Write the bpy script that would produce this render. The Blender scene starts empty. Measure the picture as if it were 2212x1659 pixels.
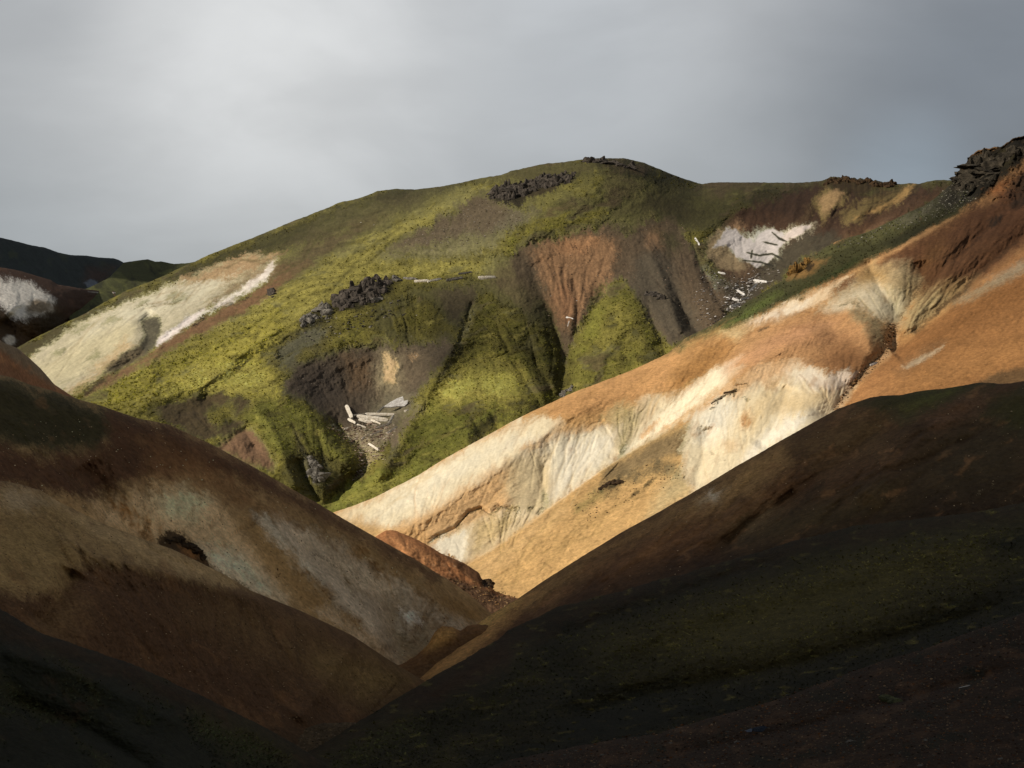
import bpy, math, random
import numpy as np
from mathutils import Vector

SC = bpy.context.scene
# ---------------------------------------------------------------- camera, sky, sun, exposure
F, CX, HZ = 4128.0, 1106.0, 800.0          # focal length and horizon, in units of 1/2212 picture width
cam = bpy.data.cameras.new('camera')
cam_o = bpy.data.objects.new('camera', cam)
SC.collection.objects.link(cam_o)
cam_o.rotation_euler = (math.radians(90), 0, 0)
cam.sensor_width = 36.0
cam.lens = 36.0 * F / 2212.0
cam.shift_y = -(829.5 - HZ) / 2212.0
cam.clip_start, cam.clip_end = 1.0, 60000.0
SC.camera = cam_o
SC.view_settings.view_transform = 'Standard'
SC.view_settings.look = 'None'
SC.view_settings.exposure = 0.0
SC.view_settings.gamma = 1.0
SC.cycles.max_bounces = 4
SC.cycles.diffuse_bounces = 2

SUN = Vector((-0.80, -0.22, 0.52)).normalized()     # towards the sun: from the left, a little behind the viewer
SUN_EL = math.asin(SUN.z)
SUN_AZ = math.atan2(SUN.x, SUN.y)
sl = bpy.data.lights.new('sun', 'SUN')
sl.energy = 4.3
sl.angle = math.radians(0.5)
sl.color = (1.0, 0.93, 0.82)
sun_o = bpy.data.objects.new('sun', sl)
SC.collection.objects.link(sun_o)
sun_o.rotation_euler = SUN.to_track_quat('Z', 'Y').to_euler()


def ray(px, py):
    return Vector(((px - CX) / F, 1.0, (HZ - py) / F)).normalized()


W = bpy.data.worlds.new('World')
SC.world = W
W.use_nodes = True
nt = W.node_tree
nt.nodes.clear()


class NT:
    """small helper for node trees"""
    def __init__(s, tree): s.t = tree
    def n(s, kind, **kw):
        nd = s.t.nodes.new(kind)
        for k, v in kw.items(): setattr(nd, k, v)
        return nd
    def l(s, a, b): s.t.links.new(a, b)
    def val(s, sock, v):
        if isinstance(v, bpy.types.NodeSocket): s.l(v, sock)
        else: sock.default_value = v
    def math(s, op, a, b=0.0, clamp=False):
        nd = s.n('ShaderNodeMath', operation=op, use_clamp=clamp)
        s.val(nd.inputs[0], a); s.val(nd.inputs[1], b)
        return nd.outputs[0]
    def mapr(s, v, a, b, c=0.0, d=1.0, smooth=True):
        nd = s.n('ShaderNodeMapRange', interpolation_type='SMOOTHSTEP' if smooth else 'LINEAR')
        s.val(nd.inputs[0], v)
        for i, q in enumerate((a, b, c, d)): nd.inputs[1 + i].default_value = q
        return nd.outputs[0]
    def mix(s, f, a, b, blend='MIX'):
        nd = s.n('ShaderNodeMix', data_type='RGBA', blend_type=blend)
        s.val(nd.inputs[0], f)
        for i, q in ((6, a), (7, b)):
            if isinstance(q, bpy.types.NodeSocket): s.l(q, nd.inputs[i])
            else: nd.inputs[i].default_value = (*q, 1.0)
        return nd.outputs[2]
    def noise(s, vec, scale, detail=4, rough=0.5, dist=0.0):
        nd = s.n('ShaderNodeTexNoise')
        s.l(vec, nd.inputs['Vector'])
        nd.inputs['Scale'].default_value = scale
        nd.inputs['Detail'].default_value = detail
        nd.inputs['Roughness'].default_value = rough
        nd.inputs['Distortion'].default_value = dist
        return nd.outputs[0]


def lin(c):
    c = np.asarray(c, float)
    return np.where(c <= 0.04045, c / 12.92, ((c + 0.055) / 1.055) ** 2.4)


def hexlin(h):
    return tuple(lin([int(h[i:i + 2], 16) / 255 for i in (0, 2, 4)]))


g = NT(nt)
out = g.n('ShaderNodeOutputWorld')
bgn = g.n('ShaderNodeBackground')
tc = g.n('ShaderNodeTexCoord')
d = tc.outputs['Generated']
sky = g.n('ShaderNodeTexSky', sky_type='NISHITA')
sky.sun_disc = False
sky.sun_elevation = SUN_EL
sky.sun_rotation = SUN_AZ
sep = g.n('ShaderNodeSeparateXYZ'); g.l(d, sep.inputs[0])


def blob(px, py, r_in, r_out):
    v = ray(px, py)
    nd = g.n('ShaderNodeVectorMath', operation='DOT_PRODUCT')
    g.l(d, nd.inputs[0]); nd.inputs[1].default_value = v
    ang = g.math('ARCCOSINE', nd.outputs['Value'])
    return ang, g.mapr(ang, math.radians(r_out), math.radians(r_in))


mp = g.n('ShaderNodeMapping'); g.l(d, mp.inputs[0])
mp.inputs['Scale'].default_value = (1.0, 1.0, 2.2)
mp.inputs['Rotation'].default_value = (0, math.radians(18), 0)
n1 = g.noise(mp.outputs[0], 7.0, 5, 0.5, 0.4)
n2 = g.noise(mp.outputs[0], 22.0, 5, 0.5, 0.3)
el = sep.outputs['Z']
# the cloud deck: pale near the skyline, leaden overhead
base = g.mix(g.mapr(el, 0.05, 0.19), hexlin('9fa4a8'), hexlin('b6b8ba'))
base = g.mix(g.mapr(el, 0.2, 0.6), base, hexlin('6e7277'))
_, b1 = blob(560, 60, 0.0, 10.5)
_, b2 = blob(1000, 160, 1.0, 8.0)
_, b3 = blob(2200, 230, 1.5, 11.5)
_, b4 = blob(1960, 410, 0.1, 3.2)
_, b5 = blob(60, 0, 0.5, 3.5)
_, b6 = blob(1250, 20, 1.0, 6.0)
c = g.mix(g.math('MULTIPLY', b3, 0.9), base, hexlin('757b83'))
c = g.mix(g.math('MULTIPLY', b2, 0.55), c, hexlin('bcc0c4'))
c = g.mix(g.math('MULTIPLY', b6, 0.5), c, hexlin('c0c4c8'))
w1 = g.math('MULTIPLY', b1, g.mapr(n1, 0.25, 0.62, 0.88, 1.0))
c = g.mix(w1, c, hexlin('dadbdb'))
c = g.mix(g.math('MULTIPLY', b5, 0.5), c, hexlin('a5a8ab'))
c = g.mix(g.math('MULTIPLY', b4, 0.45), c, hexlin('9cabb8'))
k1 = g.mapr(n1, 0.3, 0.7, 0.93, 1.07)
k2 = g.mapr(n2, 0.3, 0.7, 0.985, 1.02)
kk = g.math('MULTIPLY', k1, k2)
sc_ = g.n('ShaderNodeVectorMath', operation='SCALE'); g.l(c, sc_.inputs[0]); g.l(kk, sc_.inputs['Scale'])
skys = g.n('ShaderNodeVectorMath', operation='SCALE'); g.l(sky.outputs[0], skys.inputs[0]); skys.inputs['Scale'].default_value = 0.1
mixs = g.mix(0.95, skys.outputs[0], sc_.outputs[0])
below = g.mix(g.mapr(el, -0.05, 0.0), (0.05, 0.045, 0.04), mixs)
g.l(below, bgn.inputs[0])
bgn.inputs[1].default_value = 1.0
g.l(bgn.outputs[0], out.inputs[0])

# ---------------------------------------------------------------- numeric helpers
GR = np.array([(math.cos(a), math.sin(a)) for a in np.linspace(0, 2 * math.pi, 16, endpoint=False)])


def pn(x, y, seed=0):
    """2-D gradient noise, about -1..1"""
    xi = np.floor(x).astype(np.int64); yi = np.floor(y).astype(np.int64)
    xf = x - xi; yf = y - yi
    u = xf * xf * xf * (xf * (xf * 6 - 15) + 10); v = yf * yf * yf * (yf * (yf * 6 - 15) + 10)

    def gr(ix, iy):
        h = (ix * 374761393 + iy * 668265263 + seed * 974634777) & 0xffffffff
        h = ((h ^ (h >> 13)) * 1274126177) & 0xffffffff
        h = (h ^ (h >> 16)) & 15
        return GR[h]
    def dot(ix, iy, fx, fy):
        q = gr(ix, iy)
        return q[..., 0] * fx + q[..., 1] * fy
    a = dot(xi, yi, xf, yf); b = dot(xi + 1, yi, xf - 1, yf)
    c_ = dot(xi, yi + 1, xf, yf - 1); e = dot(xi + 1, yi + 1, xf - 1, yf - 1)
    return 1.5 * ((a + u * (b - a)) * (1 - v) + (c_ + u * (e - c_)) * v)


def fbm(x, y, octv=4, seed=0, gain=0.5, ridged=False):
    s = 0; a = 1.0; t = 0
    for i in range(octv):
        n = pn(x + 17.3 * i, y - 9.1 * i, seed + i * 31)
        if ridged: n = 1 - 2 * np.abs(n)
        s = s + a * n; t += a; a *= gain
        x = x * 2.03; y = y * 2.03
    return s / t


def ss(a, b, x):
    t = np.clip((x - a) / (b - a), 0, 1)
    return t * t * (3 - 2 * t)


def rbf(pts, X, Y):
    """thin-plate spline through (x, y, value)"""
    p = np.array(pts, float); s = 1000.0
    x = p[:, 0] / s; y = p[:, 1] / s * 1.6; n = len(p)
    def U(r2): return 0.5 * r2 * np.log(r2 + 1e-12)
    K = U((x[:, None] - x) ** 2 + (y[:, None] - y) ** 2) + np.eye(n) * 1e-3
    Pm = np.c_[np.ones(n), x, y]
    A = np.block([[K, Pm], [Pm.T, np.zeros((3, 3))]])
    w = np.linalg.solve(A, np.r_[p[:, 2], 0, 0, 0])
    r = w[n] + w[n + 1] * X / s + w[n + 2] * Y / s * 1.6
    for i in range(n):
        r = r + w[i] * U((X / s - x[i]) ** 2 + (Y / s * 1.6 - y[i]) ** 2)
    return r


def pdist(pts, X, Y):
    """distance to a polyline, signed side (+ = right of travel, y down) and parameter 0..1 along it"""
    best = np.full(X.shape, 1e9); side = np.zeros(X.shape); par = np.zeros(X.shape)
    m = len(pts) - 1
    for i in range(m):
        x0, y0 = pts[i][:2]; x1, y1 = pts[i + 1][:2]
        dx, dy = x1 - x0, y1 - y0; L = dx * dx + dy * dy + 1e-9
        t = np.clip(((X - x0) * dx + (Y - y0) * dy) / L, 0, 1)
        ex = X - x0 - t * dx; ey = Y - y0 - t * dy
        dd = np.hypot(ex, ey)
        cr = dx * (Y - y0) - dy * (X - x0)
        b = dd < best
        best = np.where(b, dd, best); side = np.where(b, np.sign(cr), side); par = np.where(b, (i + t) / m, par)
    return best, side, par


def psd(poly, X, Y):
    """signed distance to a closed polygon (+ inside)"""
    dmin, _, _ = pdist(list(poly) + [poly[0]], X, Y)
    ins = np.zeros(X.shape, bool); n = len(poly)
    for i in range(n):
        x0, y0 = poly[i]; x1, y1 = poly[(i + 1) % n]
        if y0 == y1: continue
        c_ = ((y0 > Y) != (y1 > Y)) & (X < (x1 - x0) * (Y - y0) / (y1 - y0) + x0)
        ins ^= c_
    return np.where(ins, dmin, -dmin)


def interp_line(pts, x):
    p = np.array(pts, float)
    o = np.argsort(p[:, 0])
    return np.interp(x, p[o, 0], p[o, 1])


def smooth1(a, k):
    if k < 2: return a
    ker = np.hanning(2 * k + 1); ker /= ker.sum()
    return np.convolve(np.pad(a, k, mode='edge'), ker, mode='valid')


# ---------------------------------------------------------------- ground material
MATS = {}


def ground_mat(name, fine=1.0, bump=0.5, grain=0.18, streak=0.0):
    m = bpy.data.materials.new(name)
    m.use_nodes = True
    t = m.node_tree; t.nodes.clear(); q = NT(t)
    o = q.n('ShaderNodeOutputMaterial'); b = q.n('ShaderNodeBsdfPrincipled')
    q.l(b.outputs[0], o.inputs[0])
    b.inputs['Roughness'].default_value = 0.95
    b.inputs['Specular IOR Level'].default_value = 0.12
    at = q.n('ShaderNodeAttribute', attribute_name='soil')
    tcn = q.n('ShaderNodeTexCoord'); v = tcn.outputs['Object']
    a = q.noise(v, 0.9 * fine, 6, 0.72, 0.2)
    a2 = q.noise(v, 0.13 * fine, 5, 0.6, 0.6)
    f1 = q.mapr(a, 0.34, 0.66, 1 - grain, 1 + grain, smooth=False)
    f2 = q.mapr(a2, 0.3, 0.7, 1 - grain * 0.6, 1 + grain * 0.6, smooth=False)
    f = q.math('MULTIPLY', f1, f2)
    f = q.math('ADD', q.math('MULTIPLY', q.math('SUBTRACT', f, 1.0), q.math('MINIMUM', q.math('ADD', at.outputs['Alpha'], 0.15), 1.0)), 1.0)
    s = q.n('ShaderNodeVectorMath', operation='SCALE')
    q.l(at.outputs['Color'], s.inputs[0]); q.l(f, s.inputs['Scale'])
    q.l(s.outputs[0], b.inputs['Base Color'])
    bp = q.n('ShaderNodeBump')
    bp.inputs['Distance'].default_value = 0.6 / fine
    q.l(q.math('MULTIPLY', at.outputs['Alpha'], bump), bp.inputs['Strength'])
    q.l(a, bp.inputs['Height'])
    q.l(bp.outputs[0], b.inputs['Normal'])
    return m


# ---------------------------------------------------------------- hill builder
LAYERS = {}
NEARS = []        # the shaded slopes: left, right, left front, mossy right, mossy left
STEP = 1.6


class Hill:
    def __init__(s, name, crest, bottom, depth, x0, x1, k=1.0, rnd=(12, 40), rough=1.0, step=STEP, back=0.45, seed=0, jag=None, fem=1.0, fall=None, tint=(1.0, 1.0, 1.0)):
        s.name, s.k, s.seed, s.back = name, k, seed, back
        s.gs = 1.0
        s.desat = 0.14
        s.side = 0.12
        s.ptint = (1.02, 0.985, 0.95) if k > 0.5 else (1.22, 1.0, 0.72)
        s.fk = 1.0
        s.fem, s.dith, s.tint, s.gtint = fem, 1.1, tint, (1.06, 0.90, 0.60)
        nx = int((x1 - x0) / step) + 1
        xs = np.linspace(x0, x1, nx)
        cy = smooth1(interp_line(crest, xs), 3)
        cy = cy + rough * (2.2 * fbm(xs / 60, xs * 0 + seed, 3, seed) + 1.4 * fbm(xs / 9, xs * 0 + seed, 3, seed + 5))
        if jag is not None:
            cy = cy + jag(xs)
        by = np.maximum(interp_line(bottom, xs), cy + 8)
        ny = int(np.max(by - cy) / step) + 2
        tt = np.linspace(0, 1, ny)
        X = np.repeat(xs[None], ny, 0)
        Y = cy[None] + (by - cy)[None] * tt[:, None]
        s.xs, s.cy, s.by, s.ny, s.nx = xs, cy, by, ny, nx
        s.X, s.Y = X, Y
        D = rbf(depth, X, Y)
        a, w = rnd
        u = np.clip((Y - cy[None]) / w, 0, 1)
        D = D + a * (1 - np.sqrt(np.maximum(1 - (1 - u) ** 2, 0)))
        s.D = D
        s.rgb = np.zeros((ny, nx, 3)); s.bw = np.ones((ny, nx))
        s.wa = fbm(X / 55, Y / 38, 4, seed + 11)
        if fall is None: s.wb = fbm(X / 14, Y / 10, 4, seed + 12, 0.6)
        else:
            ca, sa = math.cos(math.radians(fall)), math.sin(math.radians(fall))
            s.wb = 1.25 * fbm((X * ca + Y * sa) / 42, (-X * sa + Y * ca) / 9, 5, seed + 12, 0.6)
        s.wc = fbm(X / 7, Y / 4.5, 3, seed + 14, 0.8)

    # --- relief
    def gully(s, pts, amp, wl, wr, p=1.3, e0=0.12, e1=0.12, warp=5.0):
        W_ = max(wl, wr) + warp * 2
        xa = min(q[0] for q in pts) - W_; xb = max(q[0] for q in pts) + W_
        i0, i1 = np.searchsorted(s.xs, (xa, xb))
        if i1 - i0 < 2: return
        X = s.X[:, i0:i1]; Y = s.Y[:, i0:i1]
        dd, side, t = pdist(pts, X + warp * s.wa[:, i0:i1], Y + warp * 0.7 * s.wb[:, i0:i1])
        w = np.where(side > 0, wr, wl)
        tq = np.clip(np.sqrt((dd / w) ** 2 + 0.012) - 0.1, 0, 1)
        pr = (1 - tq) ** (p + 0.7)
        env = 1.0
        if e0 > 0: env = env * ss(0, e0, t + 1e-6 + 0.2 * e0)
        if e1 > 0: env = env * ss(0, e1, 1 - t + 0.2 * e1)
        s.D[:, i0:i1] += s.gs * amp * pr * env

    def stepf(s, pts, amps, L, w=1.5, sgn=-1):
        """a crest that hides a dip behind it: the far side of the line drops away, then climbs back"""
        xa = min(q[0] for q in pts) - L; xb = max(q[0] for q in pts) + L
        i0, i1 = np.searchsorted(s.xs, (xa, xb))
        X = s.X[:, i0:i1]; Y = s.Y[:, i0:i1]
        dd, side, t = pdist(pts, X, Y)
        amp = np.interp(t, np.linspace(0, 1, len(amps)), amps)
        far = np.where(side * sgn > 0, dd, -dd)
        s.D[:, i0:i1] += amp * ss(-w, w, far) * np.clip(1 - far / L, 0, 1) ** 1.2

    def bowl(s, cx, cy, rx, ry, amp, p=1.0):
        r = np.sqrt(((s.X - cx + 10 * s.wa) / rx) ** 2 + ((s.Y - cy + 8 * s.wa) / ry) ** 2)
        s.D += amp * np.clip(1 - r * r, 0, 1) ** p

    def noise_relief(s, amp, lam, mask=None, octv=5, ang=0.0, an=1.0, ridged=False, seed=1, gain=0.5, fade=6):
        """lam in metres at this hill's distance; an > 1 stretches along the direction ang (degrees, y down)"""
        m = lam * F / float(np.median(s.D))
        ca, sa = math.cos(math.radians(ang)), math.sin(math.radians(ang))
        U = (s.X * ca + s.Y * sa) / (m * an); V = (-s.X * sa + s.Y * ca) / m
        n = fbm(U + 0.3 * s.wa, V + 0.3 * s.wa, octv, s.seed + seed, gain, ridged)
        f = ss(0, fade, s.Y - s.cy[None])
        if mask is not None: f = f * mask
        s.D += amp * n * f

    def fan(s, A, B, T, n, f0, f1, amp, w, seed=0, col=None, op=0.5):
        """water-cut rills that start along A..B and run together towards T"""
        rr = random.Random(seed * 77 + n)
        for i in range(n):
            t = (i + rr.uniform(0.1, 0.9)) / n
            x0 = A[0] + (B[0] - A[0]) * t; y0 = A[1] + (B[1] - A[1]) * t
            a0 = f0 * rr.uniform(0.3, 1.6); a1 = min(0.98, a0 + (f1 - f0) * rr.uniform(0.4, 1.1))
            pts = []; m = 6; off = 0
            for k in range(m):
                f = a0 + (a1 - a0) * k / (m - 1)
                x = x0 + (T[0] - x0) * f; y = y0 + (T[1] - y0) * f
                L = math.hypot(T[0] - x0, T[1] - y0)
                off += rr.uniform(-1, 1) * 0.03 * L
                pts.append((x - (T[1] - y0) / L * off, y + (T[0] - x0) / L * off))
            k_ = 0.45 + 1.3 * rr.random() ** 2
            if rr.random() < 0.25: continue
            s.gully(pts, s.fk * amp * k_ / max(s.gs, 0.01), w * k_, w * k_ * rr.uniform(0.8, 1.6), 0.9, 0.5, 0.2, 2.0)
            if col: s.line(col, pts, w * 0.5 * k_, 2.5, 2.0, op * rr.uniform(0.2, 0.9))

    # --- colour
    def c(s, h):
        return np.minimum(np.array(hexlin(h)) / s.k, 0.80)

    def fill(s, h): s.rgb[:] = s.c(h)

    def box(s, pts, pad):
        i0 = max(np.searchsorted(s.xs, min(q[0] for q in pts) - pad), 0)
        i1 = np.searchsorted(s.xs, max(q[0] for q in pts) + pad)
        ya = min(q[1] for q in pts) - pad; yb = max(q[1] for q in pts) + pad
        sub = s.Y[:, i0:i1]
        rows = np.where(((sub > ya) & (sub < yb)).any(1))[0]
        if len(rows) == 0 or i1 <= i0: return None
        return slice(rows[0], rows[-1] + 1), slice(i0, i1)

    def _put(s, B, m, h, bw):
        m = m[..., None]
        s.rgb[B] = s.rgb[B] * (1 - m) + s.c(h) * m
        if bw is not None: s.bw[B] = s.bw[B] * (1 - m[..., 0]) + bw * m[..., 0]

    def poly(s, h, pts, fe=8, wp=10, op=1.0, ang=None, an=5.0, stw=14, bw=None, tex=0.0):
        fe, wp = fe * s.fem, wp * (0.5 + 0.5 * s.fem)
        B = s.box(pts, fe + wp * 1.5 + (stw if ang is not None else 0))
        if B is None: return
        X, Y = s.X[B], s.Y[B]
        sd = psd(pts, X, Y) + wp * (0.8 * s.wa[B] + 0.7 * s.wb[B])
        if ang is not None:
            ca, sa = math.cos(math.radians(ang)), math.sin(math.radians(ang))
            sd = sd + stw * fbm((X * ca + Y * sa) / (8 * an), (-X * sa + Y * ca) / 8, 3, s.seed + 77)
        m = ss(-fe, fe, sd + s.dith * min(fe, 10) * s.wc[B]) * op
        if tex: m = m * np.clip(1 - tex + tex * (0.5 + 1.6 * s.wb[B]), 0, 1)
        s._put(B, m, h, bw)

    def line(s, h, pts, w=3, fe=2, wp=3, op=1.0, bw=None, tex=0.0):
        B = s.box(pts, w + fe + wp * 2)
        if B is None: return
        dd, _, t = pdist(pts, s.X[B], s.Y[B])
        m = ss(-fe, fe, w / 2 * (0.35 + 0.65 * np.sin(np.clip(t, 0, 1) * math.pi) ** 0.5) - dd + wp * (s.wb[B] + 0.5 * s.wa[B])) * op
        if tex: m = m * np.clip(1 - tex + tex * (0.5 + 1.6 * s.wb[B]), 0, 1)
        s._put(B, m, h, bw)

    def spot(s, h, cx, cy, rx, ry, fe=0.35, wp=0.3, op=1.0, ang=0.0, bw=None):
        B = s.box([(cx - rx * 1.8, cy - rx * 1.8 if ang else cy - ry * 1.8), (cx + rx * 1.8, cy + rx * 1.8 if ang else cy + ry * 1.8)], 2)
        if B is None: return
        ca, sa = math.cos(math.radians(ang)), math.sin(math.radians(ang))
        X = s.X[B] - cx; Y = s.Y[B] - cy
        r = np.hypot((X * ca + Y * sa) / rx, (-X * sa + Y * ca) / ry)
        m = ss(-fe, fe, 1 - r + wp * (s.wb[B] + s.wa[B])) * op
        s._put(B, m, h, bw)

    def mottle(s, h, lam, lo, hi, op=0.6, ang=0.0, an=1.0, seed=3, mask=None, octv=5, gain=0.55):
        ca, sa = math.cos(math.radians(ang)), math.sin(math.radians(ang))
        n = fbm((s.X * ca + s.Y * sa) / (lam * an) + 0.4 * s.wa, (-s.X * sa + s.Y * ca) / lam + 0.4 * s.wa, octv, s.seed + seed, gain)
        m = ss(lo, hi, n) * op
        if mask is not None: m = m * mask
        s._put((slice(None), slice(None)), m, h, None)

    def vary(s, amt, lam, ang=0.0, an=1.0, seed=5, mask=None, octv=4, gain=0.7):
        ca, sa = math.cos(math.radians(ang)), math.sin(math.radians(ang))
        n = fbm((s.X * ca + s.Y * sa) / (lam * an), (-s.X * sa + s.Y * ca) / lam, octv, s.seed + seed, gain)
        n = amt * n
        if mask is not None: n = n * mask
        s.rgb *= np.exp(n)[..., None]

    def bleed(s, along, across, ang, mask=None, seed=1, grain=2.0):
        """soils washed and crept down the fall line: every colour is fetched from a little way off, in streaks"""
        ca, sa = math.cos(math.radians(ang)), math.sin(math.radians(ang))
        X, Y = s.X, s.Y
        U = X * ca + Y * sa; V = -X * sa + Y * ca
        rs = np.random.RandomState(s.seed + seed)
        A = along * (1.1 * fbm(U / 60, V / 34, 6, s.seed + seed + 200, 0.72) + 0.6 * fbm(U / 22, V / 5, 3, s.seed + seed + 201, 0.7) * (0.5 + fbm(U / 50, V / 50, 2, s.seed + seed + 204)))
        B = across * (0.9 * fbm(U / 30, V / 18, 5, s.seed + seed + 202, 0.7) + 0.5 * fbm(U / 9, V / 6, 3, s.seed + seed + 203, 0.7))
        A = A + grain * rs.normal(size=X.shape); B = B + grain * 0.7 * rs.normal(size=X.shape)
        dx = A * ca - B * sa; dy = A * sa + B * ca
        ii = np.arange(s.nx)[None]; px = s.xs[1] - s.xs[0]
        i2 = np.clip(np.rint(ii + dx / px), 0, s.nx - 1).astype(int)
        y2 = Y + dy
        j2 = np.clip(np.rint((y2 - s.cy[i2]) / (s.by[i2] - s.cy[i2]) * (s.ny - 1)), 0, s.ny - 1).astype(int)
        q = s.rgb[j2, i2]
        m = 1.0 if mask is None else mask[..., None]
        s.rgb = s.rgb * (1 - m) + q * m

    def green(s):
        """how much of the surface is moss, read back from its own soil colour"""
        r, g_, b = s.rgb[..., 0], s.rgb[..., 1], s.rgb[..., 2]
        return ss(0.88, 1.02, g_ / (r + 1e-4)) * ss(0.6, 0.45, b / (g_ + 1e-4)) * (1 - ss(0.2, 0.34, s.rgb.mean(-1) * min(s.k, 1.2)))

    def world(s, px, py, dd=0.0):
        j = int(np.clip(np.searchsorted(s.xs, px), 0, s.nx - 1))
        col = s.Y[:, j]
        D = float(np.interp(py, col, s.D[:, j])) + dd
        return Vector((D * (px - CX) / F, D, D * (HZ - py) / F))

    def finish(s, mat, label=None):
        X, Y, D = s.X, s.Y, s.D
        P = np.stack([D * (X - CX) / F, D, D * (HZ - Y) / F], -1)
        dist = np.array([0.6, 1.5, 3, 6, 11, 20, 34, 55, 85, 130, 190])
        c0 = P[0]
        bk = []
        for q in dist[::-1]:
            Dq = c0[:, 1] + q
            z = Dq * (HZ - s.cy) / F - s.back * q * (q / (q + 14.0)) - 0.03 * q
            bk.append(np.stack([Dq * (s.xs - CX) / F, Dq, z], -1))
        V = np.concatenate([np.array(bk), P], 0)
        rows, cols = V.shape[:2]
        rgba = np.ones((rows, cols, 4))
        nb = len(dist)
        gq = s.green()[..., None]
        pq = ss(0.22, 0.42, s.rgb.mean(-1))[..., None]; gq = gq * (1 - pq)
        col = s.rgb * (1 - gq + gq * np.array(s.gtint)) * (np.array(s.tint) * (1 - pq) + pq * np.array(s.ptint))
        lumi = (col * np.array([0.3, 0.6, 0.1])).sum(-1, keepdims=True)
        col = col + (lumi - col) * np.where(gq > 0.5, 0.16, s.desat)
        rgba[nb:, :, :3] = np.clip(col, 0.003, 0.82); rgba[nb:, :, 3] = s.bw
        rgba[:nb] = rgba[nb][None]
        # the hill goes on beyond the picture's edges
        qs = np.array([1.5, 4, 8, 14, 22, 32, 45, 60, 80, 105, 140, 190, 260])
        def run(col, sg):
            out_ = []
            for q in qs:
                c_ = col.copy()
                c_[:, 0] += sg * q
                c_[:, 2] += s.side * q + 0.10 * q * fbm(col[:, 1] / 25 + s.seed, col[:, 1] * 0 + q / 30, 4, s.seed + 70) - 0.0006 * q * q
                out_.append(c_)
            return np.stack(out_, 1)
        def tone(col, flip):
            r = np.stack([smooth1(np.ascontiguousarray(col[:, c_]), 30) for c_ in range(4)], -1)
            t = (qs / (qs + 5.0))[None, :, None]
            yy, qq = np.meshgrid(np.arange(len(col)) / 16.0, np.sqrt(qs) * 1.3, indexing='ij')
            m = (r[:, None] * t + col[:, None] * (1 - t)) * np.exp(0.35 * fbm(yy, qq, 4, s.seed + 90))[..., None]
            return m[:, ::-1] if flip else m
        if s.xs[-1] >= 2230:
            e = run(V[:, -1], 1); V = np.concatenate([V, e], 1); rgba = np.concatenate([rgba, tone(rgba[:, -1], False)], 1)
        if s.xs[0] <= 0:
            e = run(V[:, 0], -1)[:, ::-1]; V = np.concatenate([e, V], 1); rgba = np.concatenate([tone(rgba[:, 0], True), rgba], 1)
        rows, cols = V.shape[:2]
        me = bpy.data.meshes.new(s.name)
        me.vertices.add(rows * cols)
        me.vertices.foreach_set('co', V.astype(np.float32).ravel())
        idx = np.arange(rows * cols).reshape(rows, cols)
        q = np.stack([idx[:-1, :-1], idx[1:, :-1], idx[1:, 1:], idx[:-1, 1:]], -1).reshape(-1, 4)
        me.loops.add(q.size)
        me.loops.foreach_set('vertex_index', q.astype(np.int32).ravel())
        me.polygons.add(len(q))
        me.polygons.foreach_set('loop_start', np.arange(0, q.size, 4, dtype=np.int32))
        me.polygons.foreach_set('use_smooth', np.ones(len(q), bool))
        me.update(calc_edges=True)
        at = me.attributes.new('soil', 'FLOAT_COLOR', 'POINT')
        at.data.foreach_set('color', rgba.astype(np.float32).ravel())
        me.materials.append(mat)
        ob = bpy.data.objects.new(s.name, me)
        SC.collection.objects.link(ob)
        ob['kind'] = 'structure'
        if label: ob['label'] = label
        s.ob = ob
        LAYERS[s.name] = s
        if s.name in ('near_slope', 'mossy_slope'): NEARS.append(s)
        return ob


SOIL = ground_mat('soil', 1.0, 0.6, 0.30)
NEAR = ground_mat('near_soil', 2.2, 0.8, 0.35)
FAR = ground_mat('far_soil', 0.5, 0.6, 0.24)
exec_order = []
KS = 0.21
SH = dict(fem=2.2, tint=(1.19, 1.0, 0.66))        # light reaching slopes under the cloud, relative to a white card in full light

# ================================================================ far hills
a = Hill('far_hill', [(-60, 500), (0, 513), (30, 520), (65, 529), (98, 535), (125, 545), (155, 551), (185, 552), (215, 556), (245, 558), (258, 562), (268, 568), (300, 590), (340, 610)],
         [(-60, 700), (340, 700)], [(0, 513, 1500), (268, 568, 1800), (-60, 620, 1300), (0, 680, 1250), (200, 680, 1600), (330, 680, 1750)], -60, 340, 0.30, rough=0.5, seed=3)
a.fill('1b1f1e'); a.mottle('24271a', 30, 0.1, 0.5, 0.7)
a.poly('2c1d16', [(190, 580), (250, 575), (230, 610), (180, 615)], 14, 8, 0.6)
a.poly('3e4248', [(182, 612), (195, 602), (210, 608), (215, 618), (190, 622)], 3, 3)
a.noise_relief(12, 60); a.finish(FAR)

a = Hill('far_hill', [(150, 640), (200, 618), (235, 600), (268, 567), (295, 563), (320, 560), (335, 565), (350, 565), (375, 570), (400, 569), (425, 565), (460, 552)],
         [(150, 690), (460, 690)], [(320, 560, 1500), (450, 560, 1480), (200, 620, 1300), (300, 680, 1220), (440, 680, 1230)], 150, 460, 0.30, rough=0.7, seed=7)
a.fill('262a17'); a.mottle('34391c', 22, 0.0, 0.4, 0.8, 20, 2); a.mottle('15170f', 30, 0.1, 0.4, 0.8, seed=9)
a.noise_relief(10, 40); a.finish(FAR)

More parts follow.
